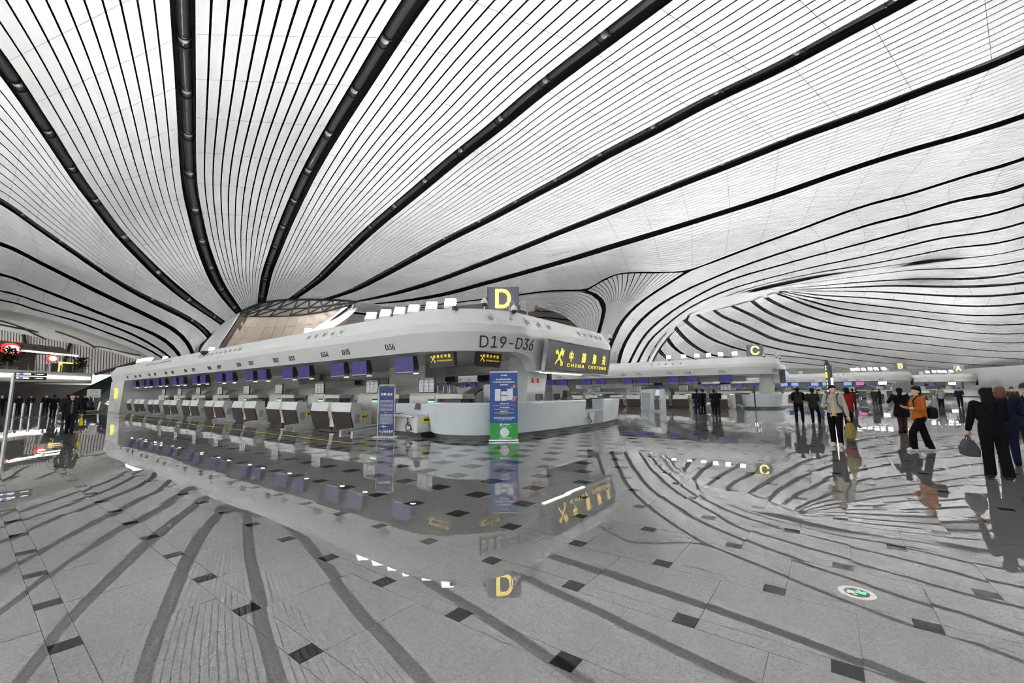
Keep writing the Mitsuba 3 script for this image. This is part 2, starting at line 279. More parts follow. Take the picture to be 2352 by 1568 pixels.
 'far_b': [[40.46, 67.18, 16.14], [51.46, 72.37, 17.62], [61.09, 74.38, 19.04], [70.02, 70.74, 19.89], [80.86, 64.6, 20.59], [89.34, 58.29, 21.05], [95.62, 50.23, 19.84]],
 'far_c': [[40.54, 74.19, 14.02], [53.51, 79.91, 16.55], [64.53, 78.49, 17.56], [79.95, 71.16, 18.92], [92.84, 60.61, 19.79], [99.4, 52.29, 17.95]],
 'wall_top': [[24.44, 83.65, 6.63], [25.87, 84.48, 9.61], [27.83, 86.37, 12.28], [25.65, 73.8, 14.29]],
 'peach_bot': [[25.18, 86.08, 6.24], [32.05, 96.91, 6.98], [36.92, 97.09, 7.19], [40.84, 91.92, 7.14], [43.6, 84.68, 8.31], [44.48, 79.68, 10.76], [43.57, 73.6, 13.64]],
 'B24': [[111.16, 25.89, 5.47], [105.04, 30.44, 6.51], [100.3, 33.08, 7.91], [98.29, 33.53, 10.54]],
}

RIBS = {k: np.array(v) for k, v in RIBS.items()}
def extend(p, L):
    d = p[0] - p[min(2, len(p) - 1)]; d[2] *= .0; d /= np.linalg.norm(d)
    return np.vstack([[p[0] + d * L], [p[0] + d * L * .5], p])
for k, L in {'L7': 22, 'L6': 22, 'L5': 22, 'L4': 24, 'L3': 26, 'L2': 30, 'L1': 36, 'M0': 45, 'M1': 50, 'M2': 45, 'M3': 38, 'M4': 34, 'M5': 30, 'R1': 26, 'R2': 24, 'R3': 22, 'R4': 20, 'R5': 18,
             'R6': 18, 'R7': 18, 'R8': 18, 'R9': 18, 'B9': 18, 'B10': 18, 'B11': 18, 'B12': 18, 'B13': 18, 'B14': 18, 'B15': 14, 'B16': 8}.items():
    RIBS[k] = extend(RIBS[k], L)
def resample(p, n, smooth=True):
    p = np.asarray(p, float); s = np.r_[0, np.cumsum(np.linalg.norm(np.diff(p, axis=0), axis=1))]
    from scipy.interpolate import PchipInterpolator
    return PchipInterpolator(s, p)(np.linspace(0, s[-1], n)) if len(p) > 2 else np.stack([np.interp(np.linspace(0, s[-1], n), s, p[:, k]) for k in range(3)], 1)
def smooth_curve(p, n, it=2):
    q = resample(p, n)
    for _ in range(it): q[1:-1] = q[1:-1] * .5 + .25 * (q[2:] + q[:-2])
    return q
def normals(A, B):
    t = np.gradient((A + B) / 2, axis=0); w = B - A
    n = np.cross(t, w); n /= np.linalg.norm(n, axis=1, keepdims=True) + 1e-12
    m = (A + B) / 2 - CAM
    for i in range(1, len(n)):
        if n[i] @ n[i - 1] < 0: n[i] *= -1
    m /= np.linalg.norm(m, axis=1, keepdims=True)
    if (n * m).sum() + .6 * n[:, 2].sum() < 0: n *= -1
    for _ in range(4): n[1:-1] = n[1:-1] + n[2:] + n[:-2]; n /= np.linalg.norm(n, axis=1, keepdims=True) + 1e-12
    return n
BACK = []
def band(A, B, count, gap=.10, ribA=.6, ribB=.6, N=73, plen=4.5, depth=.035, back=.75, mat='m_slat', root='ceiling', name='slat', seams=True, maxrib=.16, top=None):
    A, B = smooth_curve(A, N), smooth_curve(B, N)
    n = normals(A, B); dev = 0
    if top is not None:        # the near ends of the slats stand along this curve instead of the straight line from A to B
        tc = smooth_curve(top, 41); fade = np.clip(1 - np.linspace(0, 1, N) * 1.25, 0, 1)[:, None] ** 1.6
    def bulge(s):
        if top is None: return 0
        e = np.stack([np.interp(s, np.linspace(0, 1, 41), tc[:, k]) for k in range(3)]); return fade * (e - (A[0] + (B[0] - A[0]) * s))[None]
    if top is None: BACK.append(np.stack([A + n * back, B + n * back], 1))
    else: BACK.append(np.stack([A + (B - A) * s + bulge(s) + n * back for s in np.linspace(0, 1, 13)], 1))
    W = np.linalg.norm(B - A, axis=1, keepdims=True)
    fa, fb = np.minimum(ribA / np.maximum(W, .01), maxrib), 1 - np.minimum(ribB / np.maximum(W, .01), maxrib)
    mid = (A + B) / 2; L = np.r_[0, np.cumsum(np.linalg.norm(np.diff(mid, axis=0), axis=1))]
    npan = max(1, int(round(L[-1] / plen)))
    gs = min(.03, .02) if seams else 0
    ts = []
    for k in range(npan):
        a, b = L[-1] * k / npan + gs / 2, L[-1] * (k + 1) / npan - gs / 2
        ts.append(np.linspace(a, b, 4))
    def ev(arr, t): return np.stack([np.interp(t, L, arr[:, k]) for k in range(arr.shape[1])], -1)
    tt = np.concatenate(ts)
    Ae, Be, ne, fae, fbe = ev(A, tt), ev(B, tt), ev(n, tt), ev(fa, tt), ev(fb, tt)
    for i in range(count):
        g = gap / 2 if count > 1 else 0
        s0 = fae + (fbe - fae) * ((i + g) / count); s1 = fae + (fbe - fae) * ((i + 1 - g) / count)
        P, Q = Ae + (Be - Ae) * s0, Ae + (Be - Ae) * s1
        if top is not None: P = P + ev(bulge((i + g) / count) * np.ones((N, 1)), tt); Q = Q + ev(bulge((i + 1 - g) / count) * np.ones((N, 1)), tt)
        V = np.stack([P + ne * depth, P, Q, Q + ne * depth], 1)      # n x 4 x 3
        V = V.reshape(npan, 4, 4, 3); f = []
        base = 0
        for k in range(npan):
            for a in range(3):
                o = base + a * 4
                for c in range(3): f += [[o + c, o + 4 + c, o + 5 + c], [o + c, o + 5 + c, o + 1 + c]]
            base += 16
        part(root, name, M(V.reshape(-1, 3), f), mat)
R_ = RIBS
band(R_['L7'], R_['L6'], 4, .05, .05, .3); band(R_['L6'], R_['L5'], 5, .06, .3, .3); band(R_['L5'], R_['L4'], 7, .06, .3, .35)
band(R_['L4'], R_['L3'], 10, .10, .4, .5); band(R_['L3'], R_['L2'], 11, .115, .5, .55); band(R_['L2'], R_['L1'], 11, .125, .6, .75)
band(R_['L1'], R_['M0'], 11, .125, .75, .75); band(R_['M0'], R_['M1'], 12, .16, .75, .65); band(R_['M1'], R_['M2'], 13, .15, .65, .65)
band(R_['M2'], R_['M3'], 14, .14, .65, .65); band(R_['M3'], R_['M4'], 14, .135, .65, .65); band(R_['M4'], R_['M5'], 14, .135, .65, .6)
PQ = np.vstack([R_['R1'], R_['FOLD'][1:], R_['N1'][1:]])
band(R_['M5'], PQ, 17, .13, .6, .35, N=110)
band(R_['N1d'], R_['R1d'], 19, .16, .3, .3, N=40, plen=3.5, top=R_['FOLD'][::-1])
band(np.vstack([R_['N1'][::-1][2:], R_['N1d'][1:]]), R_['N2'], 10, .12, .4, .3, N=60)
band(np.vstack([R_['R1'], R_['R1d'][1:]]), R_['R2'], 9, .125, .4, .4, N=110); band(R_['R2'], R_['R3'], 8, .12, .4, .38, N=110); band(R_['R3'], R_['R4'], 7, .11, .38, .36, N=110)
band(R_['R4'], R_['R5'], 6, .11, .36, .3, N=110); band(R_['R5'], R_['R6'], 5, .08, .3, .25, N=110)
band(R_['R6'][:5], R_['R7'], 4, .08, .25, .25, back=.2); band(R_['R7'], R_['R8'], 4, .08, .25, .25, back=.2); band(R_['R8'], R_['R9'], 4, .08, .25, .25, back=.2)
band(R_['B23'], R_['B24'], 6, .1, .4, .3, N=30, name='far_slat')
for k in range(9, 23):
    band(R_[f'B{k}'], R_[f'B{k+1}'], 6 if k < 17 else 7, .09, .45, .45, maxrib=.2, name='far_slat' if k > 18 else 'slat', back=.2 if k < 12 else .7)
band(R_['far_a'], R_['far_b'], 5, .14, .5, .4, N=30, name='far_slat'); band(R_['far_b'], R_['far_c'], 6, .14, .4, .4, N=30, name='far_slat')
band(R_['N1'][::-1], R_['far_a'][1:], 5, .1, .3, .4, N=30)
v, f = [], []
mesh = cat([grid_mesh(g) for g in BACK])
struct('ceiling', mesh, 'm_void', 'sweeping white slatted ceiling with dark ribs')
def offset_curve(name, other, back, N=60):
    A = smooth_curve(R_[name], N); B = smooth_curve(R_[other], N); return A + normals(A, B) * back
for nm, ot, r in (('L2', 'L1', .2), ('L1', 'M0', .3), ('M0', 'M1', .33), ('M1', 'M2', .3), ('M2', 'M3', .26), ('M3', 'M4', .22), ('M4', 'M5', .2)):
    c = offset_curve(nm, ot, .45, 90)
    part('ceiling', 'rib_pipe', tube(c, r, 10), 'm_pipe', smooth=50, label='dark round service pipe inside a ceiling rib')
    s = np.r_[0, np.cumsum(np.linalg.norm(np.diff(c, axis=0), axis=1))]
    for q in np.arange(1.5, s[-1] - 1.2, 5.2):
        for e in (0, .9):
            P = np.array([np.interp(q + e, s, c[:, k]) for k in range(3)]); P2 = np.array([np.interp(q + e + .08, s, c[:, k]) for k in range(3)])
            part('ceiling', 'rib_hoop', cyl(P, P2, r * 1.32, 14), 'm_black_steel')
        P = np.array([np.interp(q + .45, s, c[:, k]) for k in range(3)])
        nb = trimesh.creation.icosphere(2, r * .9); nb.apply_translation(P - (P - CAM) / np.linalg.norm(P - CAM) * r * .9)
        part('ceiling', 'rib_lamp', nb, 'm_grey', smooth=True)
def strip(a, b, n=40):
    return np.stack([smooth_curve(R_[a], n), smooth_curve(R_[b], n)], 1)
# the lips of the two column openings, the skylight and the peach wall inside the first one
struct('trim_1', grid_mesh(strip('lip1_outer', 'lip1_inner')), 'm_lip', 'pale edge band of the roof opening, left side', smooth=True)
struct('trim_2', grid_mesh(strip('lip1r_outer', 'lip1r_inner')), 'm_lip', 'pale edge band of the roof opening, right side', smooth=True)
struct('trim_3', grid_mesh(strip('lip2_outer', 'lip2_inner')), 'm_lip', 'pale edge band of the right-hand roof column', smooth=True)
# ------------------------------------------------------------------ check-in islands
GLYPHS = {"\u4e2d":[[[[7,64],[42,65],[42,82],[44,83],[54,81],[54,65],[88,65],[89,17],[80,15],[77,21],[54,21],[54,-9],[52,-11],[42,-10],[42,21],[19,21],[18,15],[7,16]],[[54,33],[77,32],[77,54],[54,54]],[[18,33],[42,32],[42,54],[18,54]]]],"\u56fd":[[[[6,77],[90,77],[90,-9],[88,-11],[80,-11],[77,-6],[19,-6],[16,-11],[6,-9]],[[18,6],[78,5],[77,12],[76,10],[20,11],[20,20],[42,21],[42,33],[24,33],[25,43],[42,43],[42,53],[22,53],[22,63],[74,63],[74,53],[53,53],[53,44],[72,42],[72,33],[66,31],[73,24],[73,20],[77,19],[78,67],[18,67]],[[53,21],[62,21],[55,29],[55,33]]]],"\u6d77":[[[[5,-4],[18,30],[25,29],[27,36],[36,37],[37,47],[31,45],[24,52],[32,61],[42,83],[51,80],[50,72],[92,71],[91,61],[45,61],[42,58],[88,55],[87,36],[94,35],[94,25],[86,25],[86,15],[92,13],[92,5],[84,4],[79,-8],[74,-10],[60,-10],[58,-8],[56,-2],[58,1],[71,0],[73,4],[31,4],[33,25],[27,24],[16,-7],[12,-9]],[[64,45],[70,36],[76,36],[77,46]],[[62,24],[69,14],[75,14],[76,25]],[[47,46],[46,36],[58,37],[50,46]],[[44,23],[43,14],[57,15],[48,25]]],[[[7,73],[8,77],[15,81],[31,72],[32,68],[27,62],[24,62]]],[[[2,48],[6,53],[10,53],[24,45],[26,41],[21,34],[18,34],[3,44]]]],"\u5173":[[[[3,-4],[4,0],[31,13],[39,25],[5,26],[5,37],[42,37],[42,51],[10,52],[11,62],[27,62],[20,78],[28,82],[33,77],[40,62],[56,62],[67,82],[77,80],[78,76],[70,62],[86,62],[86,51],[55,51],[54,38],[92,36],[91,26],[59,25],[70,11],[94,0],[90,-8],[85,-10],[68,-2],[50,17],[39,4],[23,-6],[8,-10]]]],"\u7533":[[[[9,69],[42,70],[43,83],[53,82],[53,70],[87,70],[88,12],[77,11],[75,16],[53,16],[52,-11],[42,-10],[42,16],[20,16],[19,11],[9,11]],[[53,28],[76,27],[76,38],[53,38]],[[53,50],[76,49],[76,59],[53,59]],[[20,28],[42,27],[42,38],[20,38]],[[20,50],[42,49],[42,59],[20,59]]]],"\u62a5":[[[[3,20],[2,31],[16,35],[16,52],[3,52],[2,61],[3,63],[16,63],[17,82],[27,82],[28,63],[39,63],[39,79],[88,78],[87,58],[83,50],[77,48],[58,49],[56,58],[75,58],[76,68],[51,68],[50,47],[87,46],[91,44],[87,27],[78,11],[80,7],[94,-1],[89,-10],[81,-8],[70,1],[55,-11],[40,-11],[38,29],[27,26],[26,-7],[22,-10],[6,-11],[2,-1],[16,0],[16,22]],[[61,34],[67,22],[71,20],[77,35]],[[51,30],[50,1],[51,0],[63,10]],[[27,38],[39,40],[39,52],[27,52]]]]}

def glyph_poly(c, bold=1.0):
    gs = [Polygon(r[0], r[1:]).buffer(0) for r in GLYPHS[c]]
    g = unary_union(gs)
    return g.buffer(bold) if bold else g
def emissive(c, k=1.0): return {'type': 'area', 'radiance': {'type': 'rgb', 'value': [float(x) * k for x in c]}}
from shapely import affinity
LX = np.array([-1., 0, 0]); DY = np.array([0, -1., 0]); UZ = np.array([0, 0, 1.])
PROF = [(3.08, -.16), (3.66, .04), (3.74, .06), (4.02, .06), (4.08, .03), (4.62, -.34)]
def outline(W, L, off, r=3.2, rf=.6, n=12):
    p = []
    for (cx, cy, rr, a0) in ((r, r, r, 180), (W - r, r, r, 270), (W - rf, L - rf, rf, 0), (rf, L - rf, rf, 90)):
        for k in range(n + 1):
            a = math.radians(a0 + 90 * k / n); p.append((cx + (rr + off) * math.cos(a), cy + (rr + off) * math.sin(a)))
    return np.array(p)
def loft(rings, close=True):
    n = len(rings[0]); v = np.vstack(rings); f = []
    for i in range(len(rings) - 1):
        for j in range(n if close else n - 1):
            k = (j + 1) % n; f += [[i * n + j, i * n + k, (i + 1) * n + k], [i * n + j, (i + 1) * n + k, (i + 1) * n + j]]
    return M(v, f)
def ring3(p2, z): return np.column_stack([p2, np.full(len(p2), z)])

VENT = {}
def vent_meshes():
    rim = lathe([(.0, -.02), (.13, -.02), (.19, .012), (.215, .012), (.225, 0)], 20)
    noz = lathe([(0, .05), (.07, .05), (.095, .04), (.10, -.02)], 16)
    return mikit.ply(rim, 'm_fascia', smooth=35), mikit.ply(noz, 'm_grey', smooth=35)
VRIM, VNOZ = vent_meshes()
def vent(root, o, nrm):
    z = np.asarray(nrm, float); z /= np.linalg.norm(z); x = np.cross([0, 0, 1.], z); x /= np.linalg.norm(x); y = np.cross(z, x)
    xf = T(frame(np.asarray(o, float), x, y, z).tolist())
    k = part(root, 'air_nozzle', VRIM, xf=xf, label='round air nozzle with a grey throat')
    part(k, 'throat', VNOZ, xf=xf)

# shared pieces of the desks and monitors (local: x inwards from the facade, y along it, z up)
def pl(mesh, mat, smooth=False, **k): return mikit.ply(mesh, mat, smooth=smooth, **k)
SCR_W, SCR_H = 1.10, .60
MON_BODY = pl(hull([(0, -.56, 0), (0, .56, 0), (0, -.56, .64), (0, .56, .64), (.22, -.52, .04), (.22, .52, .04), (.30, -.52, .2), (.30, .52, .2), (.22, -.52, .64), (.22, .52, .64)]), 'm_screenback')
def screen_quad(c, k, w=SCR_W, h=SCR_H, x=-.006, z0=.025):
    m = cube(x, x + .004, -w / 2, w / 2, z0, z0 + h)
    return {**pl(m, 'm_black'), 'emitter': emissive(c, k)}
SCREEN = screen_quad((.024, .016, .19), .75)
SCREEN_PALE = screen_quad((.25, .45, 1.0), .9); SCREEN_PINK = screen_quad((.8, .12, .45), .9); SCREEN_WHITE = screen_quad((1, 1, 1), 1.3)
SCREEN_OFF = pl(cube(-.006, -.002, -.55, .55, .025, .625), 'm_black')
SCREEN_BAR = {**pl(cube(-.008, -.005, -.54, .54, .03, .062), 'm_white')}
def swirl():
    ms = []
    for k in range(4):
        t = np.linspace(-.5, .5, 22); zz = .33 + .07 * k + .05 * np.sin(6 * t + k) - .12 * t * (k - 1.5) - .12
        ms.append(tube(np.column_stack([np.full(22, -.007), t, zz]), .004, 4))
    return cat(ms)
SWIRL = pl(swirl(), 'm_letter')
MON_POLE = pl(cyl((.15, 0, .62), (.15, 0, .655), .03, 8), 'm_darkgrey')
MON_LAMP = {**pl(cube(.02, .16, -.62, -.50, -.035, -.015), 'm_white'), 'emitter': emissive((1, .98, .93), 50.)}
def monitor(pos, ang, label, scr, group=None, lamp=True, pole=True, name='hanging_monitor', bar=True):
    t = thing(name, label, 'monitor', group); xf = T().translate(list(map(float, pos))).rotate([0, 0, 1], float(ang)).rotate([0, 1, 0], -6)
    part(t, 'housing', MON_BODY, xf=xf); part(t, 'screen', scr, xf=xf)
    if bar: part(t, 'status_bar', SCREEN_BAR, xf=xf)
    if pole: part(t, 'bracket', MON_POLE, xf=xf)
    if lamp: part(t, 'lamp', MON_LAMP, xf=xf)
    return t

def yz_prism(pts, x0, x1):
    """polygon in (y, z), extruded along x"""
    return prism(Polygon(pts), x1 - x0, frame((x0, 0, 0), (0, 1, 0), (0, 0, 1), (1, 0, 0)))
def xz_prism(pts, y0, y1):
    return prism(Polygon(pts), y1 - y0, frame((0, y1, 0), (1, 0, 0), (0, 0, 1), (0, -1, 0)))
DESK_BODY = pl(xz_prism([(.72, .14), (1.55, .14), (1.55, .86), (1.02, .90), (1.0, 1.235), (.56, 1.235), (.47, .84), (.50, .80)], 0, 1.45), 'm_white')
DESK_WOOD = pl(xz_prism([(.66, .12), (.63, .12), (.44, .83), (.50, .83)], -.02, 1.43), 'm_wood')
DESK_PLINTH = pl(cube(.72, 1.5, .03, 1.42, 0, .14), 'm_black')
DESK_GRIP = pl(cube(.72, .95, -.012, 0, .35, .72, .005), 'm_grey')
DESK_NOTE = pl(cube(1.05, 1.38, -.01, -.002, .50, .74), 'm_yellow')
NOTE_MARK = pl(cat([cyl((1.13, -.012, .62), (1.13, -.009, .62), .05, 14), cube(1.2, 1.35, -.012, -.009, .63, .66), cube(1.2, 1.32, -.012, -.009, .58, .61)]), 'm_letter')
DESK_SCREEN = pl(cat([hull([(.98, .45, 1.0), (.98, .95, 1.0), (1.06, .45, 1.32), (1.06, .95, 1.32), (1.02, .45, 1.0), (1.1, .95, 1.32), (1.02, .95, 1.0), (1.1, .45, 1.32)]), cube(1.03, 1.09, .66, .74, .86, 1.05)]), 'm_black')
def desk(x, y, label, group=None, full=True):
    t = thing('check_in_desk', label, 'check-in desk', group); xf = T().translate([x, y, 0])
    part(t, 'body', DESK_BODY, xf=xf); part(t, 'front_panel', DESK_WOOD, xf=xf, label='dark brown wooden front panel'); part(t, 'plinth', DESK_PLINTH, xf=xf)
    if full:
        part(t, 'side_grip', DESK_GRIP, xf=xf); k = part(t, 'warning_note', DESK_NOTE, xf=xf, label='yellow warning note'); part(k, 'print', NOTE_MARK, xf=xf)
        part(t, 'computer_screen', DESK_SCREEN, xf=xf)
    return t
STRIP = pl(cube(.62, 1.0, 1.45, 1.85, .14, 1.235, .01), 'm_counterwarm'); STRIP_FOOT = pl(cube(.75, 1.0, 1.47, 1.83, 0, .14), 'm_black')
def belt_meshes():
    belt = xz_prism([(.15, .02), (.35, .11), (1.9, .24), (1.9, .02)], .25, .95)
    curb = cat([xz_prism([(-.1, 0), (-.1, .13), (.0, .16), (1.9, .30), (1.9, 0)], a, b) for a, b in ((.12, .25), (.95, 1.08))])
    return pl(belt, 'm_black'), pl(curb, 'm_panel'), pl(cat([cube(-.13, -.09, a, b, 0, .14, .005) for a, b in ((.11, .26), (.94, 1.09))]), 'm_steel')
BELT, CURB, CURBCAP = belt_meshes()
def belt(x, y, label, group=None):
    t = thing('baggage_belt', label, 'baggage belt', group); xf = T().translate([x, y, 0])
    part(t, 'belt', BELT, xf=xf); part(t, 'curb', CURB, xf=xf); part(t, 'end_cap', CURBCAP, xf=xf)
HOUSE = pl(hull([(1.9, 0, .0), (1.9, 1.55, .0), (1.9, 0, 1.5), (1.9, 1.55, 1.5), (1.98, 0, 1.62), (1.98, 1.55, 1.62), (2.7, 0, 1.62), (2.7, 1.55, 1.62), (2.7, 0, 0), (2.7, 1.55, 0)]), 'm_counterwarm')
HOUSE_SIDE = pl(cat([cube(1.95, 2.6, -1.5, 0, 1.38, 1.55, .02), cube(2.1, 2.6, -1.25, -.05, .35, 1.38)]), 'm_darkgrey')
HOUSE_FRAME = pl(cat([cube(1.92, 2.6, -.12, 0, 0, 1.38), cube(1.92, 2.62, -1.5, 0, 1.38, 1.58, .02)]), 'm_counterwarm')
SIGN_BAR = {**pl(cube(1.86, 1.90, .02, .34, 1.25, 1.31), 'm_white'), 'emitter': emissive((.15, 1.0, .55), 1.6)}
SIGN_CAP = pl(cube(1.85, 1.90, .02, .34, 1.31, 1.37), 'm_black')
HOOD = pl(hull([(2.7, -2.6, .9), (2.7, 1.4, .9), (2.75, -2.6, 1.55), (2.75, 1.4, 1.55), (3.3, -2.3, 1.98), (3.3, 1.0, 1.98), (4.6, -2.3, 1.98), (4.6, 1.0, 1.98), (4.6, -2.6, .9), (4.6, 1.4, .9)]), 'm_panel')
BOARD = pl(cube(2.05, 2.10, .18, 1.16, 1.62, 2.26), 'm_black'); BOARD_FACE = pl(cat([cube(2.035, 2.05, a, a + .27, 1.66, 2.17) for a in (.22, .53, .84)]), 'm_white')
def board_print():
    ms = []
    for a in (.22, .53, .84):
        for i in range(3):
            for j in range(3): ms.append(cube(2.03, 2.036, a + .03 + .08 * i, a + .06 + .08 * i, 1.73 + .15 * j, 1.77 + .15 * j))
    return cat(ms)
BOARD_PRINT = pl(board_print(), 'm_grey')
BOARD_TITLE = pl(cube(2.03, 2.05, .25, 1.05, 2.19, 2.225), 'm_panel')
BOARD_FEET = pl(cat([cube(2.06, 2.09, .4, .44, 1.55, 1.63), cube(2.06, 2.09, .9, .94, 1.55, 1.63)]), 'm_darkgrey')
def bay(x, y, who, D, hood=True):
    xf = T().translate([x, y, 0])
    t = thing('conveyor_housing', f'cream baggage conveyor housing with a green lit sign behind the desks of {who}', 'conveyor housing')
    part(t, 'cabinet', HOUSE, xf=xf); part(t, 'frame', HOUSE_FRAME, xf=xf); part(t, 'shutter', HOUSE_SIDE, xf=xf, label='dark grey shutter'); hood and part(t, 'hood', HOOD, xf=xf, label='sloping grey hood')
    k = part(t, 'sign', SIGN_CAP, xf=xf); part(k, 'lit_bar', SIGN_BAR, xf=xf, label='green lit bar')
    t = thing('notice_board', f'dark framed white luggage notice board standing behind the desks of {who}', 'notice board')
    part(t, 'frame', BOARD, xf=xf); k = part(t, 'sheet', BOARD_FACE, xf=xf); part(k, 'print', BOARD_PRINT, xf=xf); part(t, 'title', BOARD_TITLE, xf=xf); part(t, 'foot', BOARD_FEET, xf=xf)

def canopy(let, ox, oy, W=12.9, L=53.0):
    t = thing('check_in_island', f'long white check-in island canopy with rounded front end, lettered {let}', 'check-in island')
    rings = [ring3(outline(W, L, o), z) for z, o in PROF]
    for r in rings: r[:, 0] += ox; r[:, 1] += oy
    part(t, 'fascia', loft(rings), 'm_fascia', smooth=14)
    top = ring3(outline(W, L, -.34), 4.62); inn = ring3(outline(W, L, -.75), 4.62); low = ring3(outline(W, L, -.8), 4.3)
    cap = Polygon(outline(W, L, -.8)); capm = prism(cap, .05); capm.apply_translation((0, 0, 4.26))
    roof = cat([loft([top, inn, low]), capm]); roof.apply_translation((ox, oy, 0))
    part(t, 'roof', roof, 'm_white')
    so = prism(Polygon(outline(W, L, -.16)), .05); so.apply_translation((ox, oy, 3.08))
    part(t, 'soffit', so, 'm_soffit', label='grey metal soffit')
    return t
def plane_label(t, s, x, y, z, hgt=.22):
    n = np.array([-.58, 0, -.20]); n /= np.linalg.norm(n); ez = np.array([-.20, 0, .58]); ez /= np.linalg.norm(ez)
    part(t, 'number', text(s, hgt, (x, y, z), DY, ez, .012), 'm_letter', label=f'{s} in dark letters')
def floodlight(pos, yaw, label, group, s=1.0, far=False):
    t = thing('floodlight', label, 'floodlight', group)
    xf = T().translate(list(map(float, pos))).rotate([0, 0, 1], float(yaw)).scale(s)
    part(t, 'housing', FL_BODY, xf=xf); part(t, 'lens', FL_LENS_FAR if far else FL_LENS, xf=xf); part(t, 'stand', FL_STAND, xf=xf)
# lens faces up and outwards (-x in its own frame)
_th = math.radians(42)
def _rot(m): m = m.copy(); m.apply_transform(trimesh.transformations.rotation_matrix(_th, [0, 1, 0])); m.apply_translation((0, 0, .36)); return m
FL_BODY = pl(_rot(cube(-.05, .09, -.23, .23, -.25, .25, .02)), 'm_white')
FL_LENS = {**pl(_rot(cube(-.06, -.052, -.20, .20, -.22, .22)), 'm_white'), 'emitter': emissive((1, .985, .96), FLOOD)}
FL_LENS_FAR = {**FL_LENS, 'emitter': emissive((1, .985, .96), FLOOD * 6.0)}
FL_STAND = pl(cat([cyl((0, -.2, 0), (0, -.2, .38), .015, 8), cyl((0, .2, 0), (0, .2, .38), .015, 8), cube(-.12, .12, -.23, .23, -.02, .01)]), 'm_steel')

def dome_camera(x, y, z0, h, label, arm=True):
    t = thing('dome_camera', label, 'security camera')
    if arm:
        a = np.linspace(0, math.pi, 10); hook = np.column_stack([x + .14 * (1 - np.cos(a)) / 1, np.full(10, y), z0 + h + .14 * np.sin(a)])
        part(t, 'pole', tube(np.vstack([[x, y, z0], hook]), .017, 8), 'm_steel', smooth=40); cx, cz = x + .28, z0 + h
    else:
        part(t, 'pole', cyl((x, y, z0), (x, y, z0 + h), .017, 8), 'm_steel'); cx, cz = x, z0 + h + .22
    part(t, 'housing', lathe([(.02, 0), (.05, -.03), (.11, -.1), (.13, -.2), (.115, -.22), (0, -.22)], 16, (cx, y, cz)), 'm_white', smooth=40)
    part(t, 'dome', lathe([(.11, -.22), (.10, -.27), (.06, -.32), (0, -.335)], 16, (cx, y, cz)), 'm_black', smooth=True, label='black glass dome')

def outline_at(s, W=12.9, r=3.2):
    """point and outward normal on the plan of the canopy, s metres from where the near left corner starts to turn"""
    q = r * math.pi / 2
    if s < 0: return np.array([0, r - s]), np.array([-1., 0])
    if s < q: a = math.pi + s / r; n = np.array([math.cos(a), math.sin(a)]); return np.array([r, r]) + r * n, n
    if s < q + W - 2 * r: return np.array([r + s - q, 0]), np.array([0, -1.])
    a = 1.5 * math.pi + (s - q - W + 2 * r) / r; n = np.array([math.cos(a), math.sin(a)]); return np.array([W - r, r]) + r * n, n
def arc_text(t, s, hgt, at, ox, oy, z):
    m = meshkit.text_mesh(s, hgt, .014); m.apply_translation((-(m.bounds[0][0] + m.bounds[1][0]) / 2, 0, 0)); v = np.array(m.vertices)
    for i, (x, y, d) in enumerate(v):
        p, n = outline_at(at + x); off = np.interp(z + y, [3.08, 3.66], [-.16, .04]) + .002 + d
        v[i] = (ox + p[0] + n[0] * off, oy + p[1] + n[1] * off, z + y)
    part(t, 'number', M(v, m.faces), 'm_letter', label=f'{s} in large dark letters')

def letter_board(let, pos, nrm, label, s=1.0):
    t = thing('letter_sign', label, 'sign'); n = np.array([nrm[0], nrm[1], 0.]); n /= np.linalg.norm(n); ex = np.cross(UZ, n); 
    fr = frame(np.asarray(pos, float), ex, UZ, n)   # local x right (seen from the front), y up, z out
    m = cube(-.6 * s, .6 * s, -.47 * s, .47 * s, -.09, .09, .01)
    fr2 = frame(np.asarray(pos, float), ex, UZ, n)
    part(t, 'board', placed(m, fr2), 'm_greyblue'); part(t, 'edge', placed(cat([cube(.6 * s, .615 * s, -.47 * s, .47 * s, -.1, .1), cube(-.615 * s, -.6 * s, -.47 * s, .47 * s, -.1, .1)]), fr2), 'm_darkgrey')
    g = meshkit.text_mesh(let, .72 * s, .05, True); g.apply_translation((-(g.bounds[0][0] + g.bounds[1][0]) / 2, -.36 * s, .09))
    k = part(t, 'letter', placed(g, fr2), 'm_yellow', label=f'glowing letter {let}'); scene[k]['emitter'] = emissive((1.0, .74, .13), 2.6)
    part(t, 'post', placed(cat([cube(-.4, -.36, -.9 * s, -.47 * s, -.03, .03), cube(.36, .4, -.9 * s, -.47 * s, -.03, .03)]), fr2), 'm_steel')

def counter_path(path, prof, cap=True):
    p = np.asarray(path, float); t = np.gradient(p, axis=0); t /= np.linalg.norm(t, axis=1, keepdims=True); n = np.column_stack([t[:, 1], -t[:, 0]])
    rings = [np.column_stack([p + n * o, np.full(len(p), z)]) for z, o in prof]
    m = loft(rings, close=False)
    if cap:
        caps = []
        for e in (0, -1):
            poly = np.array([r[e] for r in rings]); c = poly.mean(0); v = np.vstack([poly, [c]]); k = len(poly)
            caps.append(M(v, [[i, (i + 1) % k, k] for i in range(k)]))
        m = cat([m] + caps)
    return m
